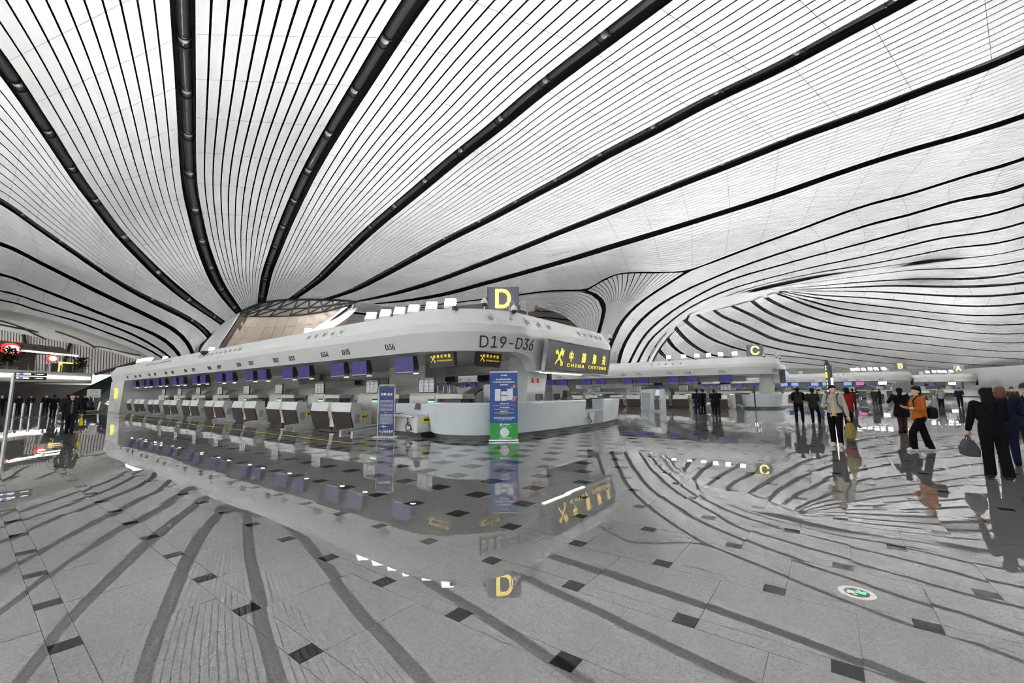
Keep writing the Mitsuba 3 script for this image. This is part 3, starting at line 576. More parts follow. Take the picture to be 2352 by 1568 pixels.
# ---- island D, the nearest one
ox, oy = 9.6, 8.8
tD = canopy('D', ox, oy)
LAB_D = [(36, 13.09)]
for k in range(8): LAB_D += [(35 - 2 * k, 16.08 + 4.77 * k), (34 - 2 * k, 17.79 + 4.77 * k)]
LAB_D += [(19, 54.24)]
for n_, y in LAB_D: plane_label(tD, f'D{n_}', ox + .09, y, 3.26)
def vent_long(t, x, y): vent(t, (x + .10, y, 4.26), (-.56, 0, .38))
for y in (19.36, 18.68, 17.97, 17.27, 16.58): vent_long(tD, ox, y)
for k in range(10): vent_long(tD, ox, 27.4 + k * .753)
for k in range(11): vent_long(tD, ox, 40.9 + k * .70)
for x in (12.73, 13.51, 14.25, 16.87, 17.47, 18.11, 18.63, 19.12): vent(tD, (x, oy + .10, 4.26), (0, -.56, .38))
for x, yy, nx, ny in ((11.93, 9.02, -.35, -1), (11.15, 9.32, -.6, -.9)): vent(tD, (x, yy + .06, 4.26), (nx * .55, ny * .55, .38))
# the letters on the rounded end
arc_text(tD, 'D19-D36', .40, 4.06, ox, oy, 3.2); arc_text(tD, 'D01-D18', .40, 12.75, ox, oy, 3.2)
# the end wall that carries the customs sign, and the far leg
drop = [(12.1, 3.12), (12.9, 2.98), (13.25, 2.72), (13.42, 2.42), (19.3, 2.42), (19.42, 2.72), (19.8, 2.98), (20.6, 3.12)]
part(tD, 'end_wall', xz_prism(drop, 8.97, 9.45), 'm_fascia')
part(tD, 'end_leg', hull([(x, y, z) for x0, x1, z in ((14.0, 15.4, 3.08), (14.0, 15.4, 2.45), (13.6, 14.65, 0)) for x in (x0, x1) for y in (9.7, 10.7)]), 'm_fascia')
part(tD, 'call_point', cat([cube(14.15, 14.27, 9.66, 9.70, 2.0, 2.2, .01), cube(14.55, 14.67, 9.66, 9.70, 2.0, 2.2, .01)]), 'm_red' if 'm_red' in scene else 'm_darkgrey', label='two small dark red call points')
part(tD, 'far_leg', yz_prism([(56.5, 0), (61.9, 0), (61.6, 3.1), (55.6, 3.1), (55.95, 2.2)], ox + .1, ox + 12.6), 'm_fascia')
k = part(tD, 'far_letter', text('D', 1.0, (ox + .05, 58.6, 1.35), DY, UZ, .05, True), 'm_yellow', label='glowing yellow letter D on the far leg'); scene[k]['emitter'] = emissive((1., .8, .1), 1.2)
part(tD, 'back_wall', cube(ox + 5.4, ox + 5.7, 34.0, 45, 0, 3.08), 'm_panel', label='pale partition under the canopy')
for x0, x1, y0, y1 in ((14.45, 15.9, 16.6, 19.6), (14.8, 16.4, 30.8, 33.9), (14.8, 16.4, 45.0, 48.0), (14.9, 16.6, 11.05, 12.1)): part(tD, 'pillar', cube(x0, x1, y0, y1, 0, 3.08, .03), 'm_panel', label='square pale pillar')
part(tD, 'centre_beam', cube(ox + 7.2, ox + 8.6, 12.3, 55, 2.62, 3.08, .03), 'm_fascia')
# floodlights along its roof
ORD9 = ('first', 'second', 'third', 'fourth', 'fifth', 'sixth', 'seventh', 'eighth', 'ninth')
ORD = ('first', 'second', 'third', 'fourth', 'fifth', 'sixth')
for i, (x, y) in enumerate(((10.65, 15.87), (10.7, 14.9), (10.75, 14.0), (10.8, 13.15), (10.9, 12.2), (10.95, 11.2))):
    floodlight((x, y, 4.66), 40, f'white uplight, {ORD[i]} from the left along the near roof edge of island D', 'six uplights on the near roof of island D')
for i, y in enumerate((54.5, 53.7, 52.9, 52.1, 51.4, 50.7)): floodlight((10.45, y, 4.62), 60, f'white uplight, {ORD[i]} from the left in the far roof cluster of island D', 'six uplights on the far roof of island D')
for y, w in ((47.1, 'the far uplight cluster'), (35.6, 'the single dome camera'), (21.6, 'the roof opening with the skylight')): floodlight((10.75, y, 4.62), 60, f'single white uplight on the roof of island D nearest {w}', 'floodlight', .8)
for i, (x, y) in enumerate(((21.4, 14), (21.4, 30))): floodlight((x, y, 4.66), 180, f'unseen uplight lighting the ceiling beyond, hidden roof edge of island D, {ORD[i]} from its end', 'unseen uplights along the hidden roof edge of island D')  # out of view, placed to light the ceiling beyond island D
letter_board('D', (12.55, 9.9, 5.27), (-.80, -.60), 'dark board with the glowing letter D on the roof of the nearest island')
dome_camera(11.25, 9.75, 4.3, .55, 'white dome camera on a straight pole at the left roof corner of island D', arm=False)
dome_camera(11.9, 9.1, 3.95, .92, 'white dome camera on a hooked pole before the air nozzles of island D')
t = thing('bullet_camera', 'small black camera on a thin pole above the number D36', 'security camera')
part(t, 'pole', cyl((10.35, 10.35, 3.95), (10.35, 10.35, 4.55), .015, 8), 'm_steel'); part(t, 'body', cube(10.25, 10.45, 10.28, 10.42, 4.55, 4.68, .02), 'm_black')
t = thing('dome_camera', 'dark ceiling dome camera on the roof edge above the number D29', 'security camera')
part(t, 'base', cyl((9.75, 33.4, 4.18), (9.75, 33.4, 4.5), .02, 8), 'm_steel'); part(t, 'dome', lathe([(0, .12), (.22, .1), (.25, 0), (.15, -.15), (0, -.2)], 14, (9.7, 33.4, 4.45)), 'm_black', smooth=True)
t = thing('survey_device', 'grey boxed device with red handle on the roof beside the letter D', 'camera')
part(t, 'body', cube(13.75, 14.35, 9.6, 9.95, 5.02, 5.42, .03), 'm_grey'); part(t, 'post', cyl((14.05, 9.8, 4.4), (14.05, 9.8, 5.02), .03, 8), 'm_steel'); part(t, 'handle', hull([(14.3, 9.5, 5.2), (14.36, 9.55, 5.2), (14.75, 9.5, 5.02), (14.75, 9.55, 5.06), (14.3, 9.5, 5.28)]), 'm_red')
dome_camera(20.3, 9.0, 3.9, .75, 'white dome camera hanging from a hooked pole at the right roof corner of island D')

# monitors and desks along the long side
for n_, y in LAB_D:
    monitor((ox + .62, y - .18, 2.37), 0, f'black hanging monitor with a violet screen under the number D{n_}', SCREEN)
who = lambda k: f'D{35 - 2 * k} and D{34 - 2 * k}'
for k in range(8):
    y = 16.3 + 4.77 * k; full = k < 5
    desk(ox, y, f'white check-in desk with brown front below the number D{35 - 2 * k}', None, full)
    desk(ox, y + 1.85, f'white check-in desk with brown front below the number D{34 - 2 * k}', None, full)
    t = thing('desk_divider', f'cream filler cabinet between the desks of {who(k)}', 'cabinet'); xf = T().translate([ox, y, 0]); part(t, 'cabinet', STRIP, xf=xf); part(t, 'plinth', STRIP_FOOT, xf=xf)
    belt(ox, y - 1.35, f'dark baggage belt with pale curbs on the near side of the desk below D{35 - 2 * k}')
    bay(ox, y + .1, who(k), True)
belt(ox, 16.3 + 4.77 * 8 - 1.35, 'dark baggage belt with pale curbs nearest the far leg of island D')
desk(ox, 16.3 + 4.77 * 8, 'white check-in desk with brown front below the number D19', None, False)
struct('trim_4', cube(7.89, 7.96, 12.6, 62, .001, .004), 'm_yellow', 'yellow queue line on the floor')

# wheelchair desk below D36
t = thing('accessible_desk', 'low white desk with a black wheelchair symbol below the number D36', 'check-in desk')
part(t, 'top', cube(ox + .55, ox + 1.5, 12.35, 13.75, .72, .80, .02), 'm_white')
part(t, 'body', cat([cube(ox + .85, ox + 1.5, 12.42, 13.75, .16, .72), cube(ox + .68, ox + 1.5, 12.2, 12.42, .14, .80, .03)]), 'm_white')
part(t, 'plinth', cube(ox + .85, ox + 1.45, 12.15, 13.7, 0, .16), 'm_black')
part(t, 'side_panel', hull([(ox + .45, 13.78, .72), (ox + .65, 13.78, .1), (ox + 1.1, 13.78, .72), (ox + 1.1, 13.78, .1), (ox + .45, 14.3, .82), (ox + .65, 14.3, .1), (ox + 1.1, 14.3, .82), (ox + 1.1, 14.3, .1)]), 'm_wood', label='dark brown side panel')
part(t, 'screen_wall', cube(ox + 1.3, ox + 1.6, 12.3, 14.3, .8, 1.22, .02), 'm_counter')
def wheelchair(s):
    p = [Point(.02, .88).buffer(.09), LineString([(.02, .76), (.04, .42), (.34, .42), (.50, .08), (.60, .12)]).buffer(.055, cap_style=2), LineString([(.03, .6), (.28, .6)]).buffer(.035)]
    a = np.linspace(math.radians(95), math.radians(355), 30); p.append(LineString(np.column_stack([.10 + .30 * np.cos(a), .26 + .30 * np.sin(a)])).buffer(.04))
    return affinity.scale(unary_union(p), s, s, origin=(0, 0))
part(t, 'wheelchair_symbol', prism(wheelchair(.50), .006, frame((ox + .845, 12.95, .20), (0, -1, 0), (0, 0, 1), (-1, 0, 0))), 'm_letter', label='black wheelchair symbol')
part(t, 'card_reader', hull([(ox + 1.2, 13.0, .98), (ox + 1.2, 12.75, .98), (ox + 1.28, 13.0, 1.22), (ox + 1.28, 12.75, 1.22), (ox + 1.3, 13.0, .98), (ox + 1.3, 12.75, .98)]), 'm_darkgrey')
bay(ox - .04, 12.55, 'D36', True, False)
t = thing('warning_note', 'yellow warning note on the housing beside the wheelchair desk', 'note'); part(t, 'sheet', cube(ox + .95, ox + 1.35, 12.18, 12.197, .5, .72), 'm_yellow'); part(t, 'print', cube(ox + 1.0, ox + 1.3, 12.17, 12.182, .58, .66), 'm_letter')

# the customs counter around the rounded end
from scipy.interpolate import CubicSpline
def curve2(pts, n):
    p = np.asarray(pts, float); s = np.r_[0, np.cumsum(np.linalg.norm(np.diff(p, axis=0), axis=1))]; return CubicSpline(s, p)(np.linspace(0, s[-1], n))
CP = curve2([(10.75, 12.2), (10.35, 11.5), (10.22, 10.75), (10.45, 9.85), (11.15, 9.12), (12.3, 8.78), (14, 8.62), (16.75, 8.55)], 46)
BODY = [(.17, -.16), (1.22, .0), (1.27, -.015), (1.27, -.62), (1.05, -.62), (.17, -.62)]
FOOT = [(0, -.30), (.17, -.30), (.17, -.6), (0, -.6)]
t = thing('customs_counter', 'long white customs counter curving around the end of island D', 'counter')
part(t, 'body', counter_path(CP, BODY + BODY[:1]), 'm_counter', smooth=25); part(t, 'plinth', counter_path(CP, FOOT + FOOT[:1]), 'm_darkgrey', smooth=25)
CP2 = curve2([(16.75, 8.55), (17.6, 8.55), (18.7, 8.6)], 8); LOW = [(.17, -.16), (.70, -.08), (.76, .0), (.80, 0), (.80, -.62), (.6, -.62), (.17, -.62)]
part(t, 'low_section', counter_path(CP2, LOW + LOW[:1]), 'm_counter', smooth=25); part(t, 'plinth', counter_path(CP2, FOOT + FOOT[:1]), 'm_darkgrey')
CP3 = curve2([(18.7, 8.6), (20, 8.72), (21.3, 8.98), (22.3, 9.35), (22.75, 9.9)], 20)
part(t, 'body', counter_path(CP3, BODY + BODY[:1]), 'm_counter', smooth=25); part(t, 'plinth', counter_path(CP3, FOOT + FOOT[:1]), 'm_darkgrey', smooth=25)
part(t, 'knee_shade_panel', cube(17.8, 18.6, 8.64, 8.70, .17, .69), 'm_grey', label='flat grey panel, shade of the knee space put into its colour')  # no hollow here: a flat panel whose grey stands for the shade
part(t, 'wheelchair_symbol', prism(wheelchair(.46), .006, frame((17.05, 8.60, .24), (1, 0, 0), (0, 0, 1), (0, -1, 0))), 'm_letter', label='black wheelchair symbol')
part(t, 'glass_top', cube(18.9, 22.2, 9.05, 9.5, 1.28, 1.31), 'm_darkgrey')
for x, y, w, lab in ((12.3, 9.35, .42, 'nearest the blue and green banner'), (13.9, 9.3, .5, 'second from the blue and green banner'), (15.2, 9.25, .5, 'third from the blue and green banner')):
    q = thing('desk_monitor', f'black computer monitor on the customs counter, {lab}', 'monitor'); part(q, 'screen', cube(x, x + w, y, y + .05, 1.30, 1.55, .01), 'm_black'); part(q, 'stand', cube(x + w / 2 - .05, x + w / 2 + .05, y, y + .1, 1.25, 1.34), 'm_darkgrey')
q = thing('document_scanner', 'brown upright scanner on the customs counter beside its low section', 'scanner'); part(q, 'head', cube(16.05, 16.35, 9.1, 9.35, 1.38, 1.68, .02), 'm_wood'); part(q, 'base', cube(15.95, 16.45, 9.05, 9.4, 1.26, 1.4, .02), 'm_darkgrey')
q = thing('baggage_scanner', 'large white baggage scanner with rounded corner behind the customs counter', 'scanner')
part(q, 'body', prism(Polygon([(0, 0), (1.85, 0), (1.85, 1.55), (1.7, 1.85), (1.4, 1.97), (0, 1.97)]), 2.0, frame((18.4, 13.3, 0), (1, 0, 0), (0, 0, 1), (0, -1, 0))), 'm_counter')
part(q, 'side', cube(17.3, 18.4, 11.5, 13.1, 0, 1.9), 'm_counterwarm'); part(q, 'seam', cube(19.5, 19.52, 11.29, 11.3, .1, 1.95), 'm_grey')
# behind the curved part: hoops, chute, cabinet
q = thing('luggage_rack', 'row of thin steel hoops standing behind the curved customs counter', 'luggage rack')
for i in range(4):
    y = 13.72 - .2 * i; x = 12.38 + .15 * i
    part(q, 'hoop', tube(np.array([[x, y, 1.1], [x, y, 1.9], [x + .04, y, 1.98], [x + .14, y - .01, 2.02], [x + .66, y - .1, 2.02], [x + .76, y - .12, 1.98], [x + .8, y - .13, 1.9], [x + .8, y - .13, 1.1]]), .016, 6), 'm_steel', smooth=40)
part(q, 'base', hull([(x, y, z) for x, y in ((12.36, 13.6), (12.36, 13.0), (13.2, 13.6), (12.9, 12.8), (13.3, 12.8)) for z in (.85, 1.2)]), 'm_panel')
q = thing('baggage_chute', 'black sloping baggage chute between pale rounded cheeks behind the customs counter', 'baggage chute')
def cheek(o, L):
    p = Polygon([(0, .8), (0, 1.35), (.1, 1.5), (.25, 1.6), (L * .85, 1.93), (L, 1.93), (L, .8)])
    return prism(p, .1, frame(np.array(o, float), (1, 0, 0), (0, 0, 1), (0, -1, 0)))
part(q, 'cheek', cheek((12.45, 12.2, 0), 1.3), 'm_panel'); part(q, 'cheek', cheek((12.6, 11.5, 0), 1.2), 'm_panel')
part(q, 'belt', hull([(x, y, z) for x, zt in ((12.5, 1.1), (13.75, 1.8)) for y in (11.51, 12.09) for z in (.8, zt)]), 'm_black')
q = thing('tall_cabinet', 'tall cream cabinet behind the blue and green banner', 'cabinet'); part(q, 'body', hull([(x, y, z) for x0, z in ((12.95, 0), (13.05, 1.95)) for x in (x0, 13.5) for y in (10.8, 11.35)]), 'm_counterwarm'); part(q, 'door', cube(13.1, 13.45, 10.78, 10.8, .1, 1.85), 'm_white')

# customs signs
def emblem():
    key = [LineString([(-.42, -.45), (.30, .38)]).buffer(.045), Point(-.42 + .74 * 0, -.45).buffer(.001), Point(.36, -.42).buffer(.15).difference(Point(.36, -.42).buffer(.075)), LineString([(.28, -.30), (-.36, .42)]).buffer(.05)]
    key += [LineString([(-.36, .42), (-.50, .30)]).buffer(.045), LineString([(-.27, .32), (-.42, .20)]).buffer(.045)]
    wing = [Polygon([(.2, .3), (.55, .5), (.48, .3), (.52, .22), (.40, .15), (.42, .05), (.25, .2)]), Polygon([(.1, .35), (.15, .62), (.32, .55), (.35, .4)])]
    a = np.linspace(0, 4 * math.pi, 40); s = np.linspace(-.2, .35, 40); snake = LineString(np.column_stack([-.05 + s * .6 + .10 * np.sin(a) * .75, s + .07 * np.sin(a) * -.66])).buffer(.035)
    return unary_union(key + wing + [snake])
def gold(t, poly, fr, d=.012, k=1.0, name='lettering', label=None):
    key = part(t, name, prism(poly, d, fr), 'm_yellow', label=label); scene[key]['emitter'] = emissive((1.0, .60, .06), k)
def han(s, h, gap, bold=1.0, squeeze=1.0):
    ps = [affinity.translate(affinity.scale(glyph_poly(c, bold), h / 96 * squeeze, h / 96, origin=(0, 0)), i * (h * squeeze + gap), 0) for i, c in enumerate(s)]
    return unary_union(ps)
def latin(s, h, bold=True, stretch=1.0):
    m = meshkit.text_mesh(s, h, .01, bold); m.apply_scale([stretch, 1, 1]); return m
t = thing('customs_sign', 'large black sign reading CHINA CUSTOMS in gold on the end of island D', 'sign')
b0, b1 = np.array([13.48, 8.62, 2.47]), np.array([19.25, 8.62, 2.47]); lean = np.array([0, -.20, 1.17]); ln = lean / np.linalg.norm(lean)
nr = np.cross([1., 0, 0], ln)
FS = frame(b0, (1, 0, 0), ln, nr); W_, H_ = 5.77, 1.19
part(t, 'panel', placed(cube(0, W_, 0, H_, -.12, 0, .01), FS), 'm_black'); part(t, 'frame', placed(cat([cube(-.04, 0, -.03, H_ + .03, -.14, .01), cube(W_, W_ + .04, -.03, H_ + .03, -.14, .01), cube(0, W_, H_, H_ + .03, -.14, .01)]), FS), 'm_steel')
tr = lambda g, dx, dy: affinity.translate(g, dx, dy)
gold(t, tr(affinity.scale(emblem(), .62, .62, origin=(0, 0)), .98, .56), frame(b0 + nr * .001, (1, 0, 0), ln, nr), name='emblem', label='gold emblem of a crossed key and staff')
for c, x in zip('中国海关', (1.76, 2.9, 3.94, 4.95)):
    gold(t, tr(han(c, .46, 0, 1.2, .8), x, .48), FS)
g = latin('C H I N A', .14, True); g.apply_scale([1.55 / (g.bounds[1][0] - g.bounds[0][0]), 1, 1]); g.apply_translation((1.66 - g.bounds[0][0], .20, 0)); k = part(t, 'lettering', placed(g, FS), 'm_yellow'); scene[k]['emitter'] = emissive((1, .60, .06), 1.0)
g = latin('C U S T O M S', .14, True); g.apply_scale([1.85 / (g.bounds[1][0] - g.bounds[0][0]), 1, 1]); g.apply_translation((3.62 - g.bounds[0][0], .20, 0)); k = part(t, 'lettering', placed(g, FS), 'm_yellow'); scene[k]['emitter'] = emissive((1, .60, .06), 1.0)
t = thing('sign_ledge', 'thin steel ledge with a white light strip under the customs sign', 'light'); part(t, 'ledge', cube(13.0, 19.3, 8.45, 8.75, 2.36, 2.42, .01), 'm_steel'); k = part(t, 'light_strip', cube(13.1, 16.2, 8.43, 8.6, 2.335, 2.358), 'm_white', label='lit white strip'); scene[k]['emitter'] = emissive((1, .98, .92), 4.)
def customs_board(pos, ang, mirror, label):
    t = thing('customs_board', label, 'sign'); fr = np.array(T().translate(list(pos)).rotate([0, 0, 1], ang).rotate([1, 0, 0], 8).matrix, float).reshape(4, 4)
    s = -1 if mirror else 1
    prof = [(-.66, 0), (.66, 0), (.66, .62), (-.66, .62)]; back = [(-.66 + (.12 if mirror else 0), .06), (.66 - (0 if mirror else .12), .06), (.66 - (0 if mirror else .12), .5), (-.66 + (.12 if mirror else 0), .5)]
    F = fr @ frame((0, 0, 0), (1, 0, 0), (0, 0, 1), (0, -1, 0))
    part(t, 'housing', placed(hull([(x, y, 0) for x, y in prof] + [(x, y, -.28) for x, y in back]), F), 'm_black')
    F2 = F.copy(); F2[:3, 3] += F[:3, 2] * .002
    gold(t, tr(affinity.scale(emblem(), .25, .25, origin=(0, 0)), -.42, .32), F2, .006, .5, 'emblem')
    gold(t, tr(han('海关申报', .135, .06, .3), -.22, .35), F2, .006, .5)
    g = latin('CUSTOMS DECLARATION', .052, True, 1.0); g.apply_scale([.78 / (g.bounds[1][0] - g.bounds[0][0]), 1, .5]); g.apply_translation((-.22 - g.bounds[0][0], .21, 0)); k = part(t, 'lettering', placed(g, F2), 'm_yellow'); scene[k]['emitter'] = emissive((1, .6, .06), .3)
    part(t, 'bracket', cube(pos[0] - .03, pos[0] + .03, pos[1] + .1, pos[1] + .16, pos[2] + .5, 3.07), 'm_darkgrey')
customs_board((10.55, 11.2, 2.56), -90, False, 'black hanging sign with gold customs lettering, left one of the pair over the curved counter')
customs_board((11.75, 9.95, 2.56), 0, True, 'black hanging sign with gold customs lettering, right one of the pair over the curved counter')
# plain black monitors at the far side of the island, seen from the back
for i, (x, y) in enumerate(((ox + 12.2, 14.0), (ox + 12.2, 17.0), (ox + 12.2, 18.8), (ox + 12.2, 22.0), (ox + 12.2, 23.8), (ox + 12.2, 27.0), (ox + 12.2, 28.8), (ox + 12.2, 32), (ox + 12.2, 33.8))):
    monitor((x, y, 2.37), 180, f'black monitor back on the far side of island D, {ORD9[i]} from its end', SCREEN_OFF, 'monitors on the far side of island D', False, True, 'far_side_monitor', False)

# standing banners
def panel_frame(c, ang, lean=0):
    return np.array(T().translate(list(c)).rotate([0, 0, 1], ang).rotate([1, 0, 0], -lean).matrix, float).reshape(4, 4) @ frame((0, 0, 0), (1, 0, 0), (0, 0, 1), (0, -1, 0))
plain('m_blue', (.012, .055, .26), .45); plain('m_green', (.01, .26, .035), .45); plain('m_navy', (.014, .026, .14), .4); plain('m_printwhite', (.75, .77, .8), .5); plain('m_printgold', (.6, .42, .15), .5); plain('m_orange', (.75, .22, .06), .5)
t = thing('roll_up_banner', 'tall blue and green roll-up banner standing in front of the customs counter', 'banner')
F = panel_frame((11.11, 8.76, 0), -52.2)
part(t, 'base', placed(cube(-.50, .50, 0, .075, -.11, .11, .02), F), 'm_steel')
part(t, 'cloth', placed(cube(-.47, .47, .60, 2.30, -.008, .0), F), 'm_blue'); part(t, 'cloth', placed(cube(-.47, .47, .075, .60, -.008, .0), F), 'm_green', label='green lower part')
part(t, 'top_rail', placed(cube(-.48, .48, 2.30, 2.325, -.015, .012, .003), F), 'm_steel')
def lines(rows, d=.003):
    ms = []
    for (x0, x1, y, hh) in rows:
        x = x0
        while x < x1 - .004:
            w = min(hh * (.7 + .5 * rng.random()), x1 - x); ms.append(cube(x, x + w, y - hh / 2, y + hh / 2, 0, d)); x += w + hh * .3
    return cat(ms)
part(t, 'print', placed(cat([lines([(-.10, .12, 2.2, .045), (-.26, .26, 2.06, .045), (-.36, .38, 1.97, .045), (-.12, .15, 1.88, .045), (-.12, .18, 1.25, .035), (-.12, .2, 1.12, .035), (-.12, .14, .99, .035), (-.32, .36, .79, .02), (-.34, .38, .75, .02), (-.22, .28, .70, .02), (-.02, .20, .55, .04), (-.14, .26, .47, .02), (-.15, .25, .11, .025)]),
    cube(-.30, -.11, 1.34, 1.74, 0, .004), cube(-.09, .11, 1.34, 1.50, 0, .006), cube(-.09, .11, 1.53, 1.66, 0, .006), cube(.12, .31, 1.36, 1.74, 0, .004), cube(.33, .44, 1.45, 1.48, 0, .004)]), F), 'm_printwhite', label='white print')
part(t, 'print', placed(lines([(-.36, .36, 1.19, .022), (-.31, .34, 1.06, .022), (-.34, .35, .935, .022), (-.1, .1, .895, .022)]), F), 'm_printgold', label='gold print')
part(t, 'print', placed(cat([cube(.24, .34, 1.74, 1.80, 0, .006), cube(.32, .40, 1.78, 1.87, 0, .007), cube(.26, .32, 1.32, 1.40, 0, .006), cube(.34, .40, 1.34, 1.42, 0, .006)]), F), 'm_orange', label='orange print')
part(t, 'medallion', placed(cyl((0.02, .29, 0), (.02, .29, .004), .155, 28), F), 'm_printwhite'); part(t, 'medallion', placed(cyl((-.09, .545, 0), (-.09, .545, .004), .04, 16), F), 'm_printwhite')
t = thing('framed_banner', 'narrow dark blue banner in a white tube frame standing beside the wheelchair desk', 'banner')
F = panel_frame((9.62, 13.15, 0), -56)
part(t, 'base', placed(cat([cube(-.46, .46, 0, .05, -.2, .2, .02)]), F), 'm_counter')
a = np.linspace(0, math.pi / 2, 5); loop = [(-.31, .05, 0)] + [(-.31 + .07 - .07 * math.cos(b), 1.93 - .07 + .07 * math.sin(b), 0) for b in a] + [(.31 - .07 + .07 * math.sin(b), 1.93 - .07 + .07 * math.cos(b), 0) for b in a] + [(.31, .05, 0)]
part(t, 'frame', placed(tube(loop, .017, 8), F), 'm_white', smooth=40); part(t, 'cloth', placed(cube(-.275, .275, .10, 1.86, -.004, 0), F), 'm_navy')
for x in (-.18, 0, .18): part(t, 'ring', placed(trimesh.creation.torus(.035, .009, 14, 6).apply_translation((x, 1.91, .01)), F), 'm_white')
part(t, 'print', placed(cat([lines([(-.25, .25, y, .018) for y in np.r_[np.linspace(1.36, .98, 9), np.linspace(.85, .5, 11)]]), lines([(-.08, .06, .92, .022)]), lines([(-.22, -.02, 1.59, .09), (.02, .23, 1.58, .09)])]), F), 'm_printwhite', label='white print')
part(t, 'picture', placed(cat([cube(-.26, .26, .12, .25, 0, .002)]), F), 'm_darkgrey', label='dark city picture at the foot')
part(t, 'picture', placed(cat([cyl((-.1, .40, .0), (-.1, .40, .004), .035, 12), hull([(-.24, .40, 0), (-.1, .42, 0), (.06, .40, 0), (-.1, .38, 0), (-.24, .40, .003), (-.1, .42, .003), (.06, .4, .003), (-.1, .38, .003)]), cube(-.13, -.12, .40, .52, 0, .003)] + [cube(x, x + .03, .15 + .07 * rng.random(), .17 + .06 * rng.random() + .05, .002, .004) for x in np.linspace(-.24, .22, 11)]), F), 'm_printwhite', label='white aeroplane')
# ---- islands C, B and A behind
def simple_island(let, ox, oy, desks, floods, far_floods, screens=None, L=53.0, W=12.9):
    t = canopy(let, ox, oy, W, L)
    labs = [(36, oy + 4.29)]
    for k in range(8): labs += [(35 - 2 * k, oy + 7.28 + 4.77 * k), (34 - 2 * k, oy + 8.99 + 4.77 * k)]
    for n_, y in labs: plane_label(t, f'{let}{n_}', ox + .09, y, 3.26)
    for y in np.r_[oy + 7.9 + .72 * np.arange(5), oy + 19 + .75 * np.arange(8)]: vent(t, (ox + .10, y, 4.26), (-.56, 0, .38))
    for x in ox + 4.2 + .75 * np.arange(6): vent(t, (x, oy + .10, 4.26), (0, -.56, .38))
    arc_text(t, f'{let}19-{let}36', .30, 4.3, ox, oy, 3.24); arc_text(t, f'{let}01-{let}18', .30, 10.8, ox, oy, 3.24)
    drop = [(ox + 3.0, 3.12), (ox + 3.7, 2.98), (ox + 4.05, 2.72), (ox + 4.2, 2.3), (ox + 9.0, 2.3), (ox + 9.2, 2.72), (ox + 9.6, 2.98), (ox + 10.4, 3.12)]
    part(t, 'end_wall', xz_prism(drop, oy + .17, oy + .65), 'm_fascia')
    part(t, 'end_leg', hull([(ox + 4.4, oy + .6, 3.1), (ox + 6.2, oy + .6, 3.1), (ox + 4.4, oy + 1.8, 3.1), (ox + 6.2, oy + 1.8, 3.1), (ox + 3.9, oy + 1, 0), (ox + 5, oy + 1, 0), (ox + 3.9, oy + 2, 0), (ox + 5, oy + 2, 0)]), 'm_fascia')
    part(t, 'far_leg', yz_prism([(oy + L - 6, 0), (oy + L, 0), (oy + L, 3.1), (oy + L - 7, 3.1)], ox + .1, ox + W - .3), 'm_fascia')
    for y in (oy + 8.0, oy + 22.2, oy + 36.2): part(t, 'pillar', cube(ox + 5.2, ox + 6.8, y, y + 3.0, 0, 3.08, .03), 'm_panel', label='square pale pillar')
    part(t, 'centre_beam', cube(ox + 7.2, ox + 8.6, oy + 3.4, oy + L - 6, 2.62, 3.08, .03), 'm_fascia')
    for i, (n_, y) in enumerate(labs):
        s = (screens or {}).get(n_, SCREEN)
        monitor((ox + .62, y - .18, 2.37), 0, f'hanging monitor with a lit screen under the number {let}{n_}', s, lamp=False)
    for i, y in enumerate((oy + 6.2, oy + 9.4, oy + 14.0)):
        monitor((ox + 12.2, y, 2.37), 180, f'black monitor back on the far side of island {let}, {ORD[i]} from its end', SCREEN_OFF, f'monitors on the far side of island {let}', False, True, 'far_side_monitor', False)
    for k in range(desks):
        y = oy + 7.5 + 4.77 * k; w = f'{let}{35 - 2 * k} and {let}{34 - 2 * k}'
        desk(ox, y, f'white check-in desk with brown front below the number {let}{35 - 2 * k}', None, let == 'C'); desk(ox, y + 1.85, f'white check-in desk with brown front below the number {let}{34 - 2 * k}', None, let == 'C')
        belt(ox, y - 1.35, f'dark baggage belt beside the desk below the number {let}{35 - 2 * k}'); bay(ox, y + .1, w, False)
    bay(ox - .04, oy + 3.75, f'{let}36', False, False); desk(ox, oy + 4.1, f'white check-in desk with brown front below the number {let}36', None, let == 'C')
    q = thing('end_counter', f'white curved information counter at the near end of island {let}', 'counter')
    P = curve2([(ox + 1.3, oy + 3.0), (ox + .75, oy + 2.0), (ox + 1.0, oy + .9), (ox + 2.2, oy + .15), (ox + 4.5, oy - .15), (ox + 8.5, oy - .15), (ox + 11, oy + .2), (ox + 12.6, oy + 1.2)], 40)
    part(q, 'body', counter_path(P, BODY + BODY[:1]), 'm_counter', smooth=25); part(q, 'plinth', counter_path(P, FOOT + FOOT[:1]), 'm_darkgrey', smooth=25)
    q = thing('flight_board', f'blue departure screen hanging at the near end of island {let}', 'screen')
    part(q, 'panel', cube(ox + 4.2, ox + 9.0, oy - .28, oy - .1, 2.35, 3.55, .02), 'm_black'); 
    k = part(q, 'screen', cube(ox + 4.28, ox + 8.92, oy - .29, oy - .281, 2.42, 3.48), 'm_black'); scene[k]['emitter'] = emissive((.06, .09, .26), .9)
    part(q, 'rows', cat([cube(ox + 4.5 + c * 1.1, ox + 5.2 + c * 1.1, oy - .297, oy - .291, z, z + .05) for z in np.linspace(2.55, 3.35, 8) for c in range(4)]), 'm_white')
    for i in range(len(floods)):
        floodlight((floods[i][0], floods[i][1], 4.66), 15, f'white uplight, {ORD[i]} from the left along the near roof edge of island {let}', f'uplights on the near roof of island {let}', 1.0 if let == 'C' else 1.4, let != 'C')
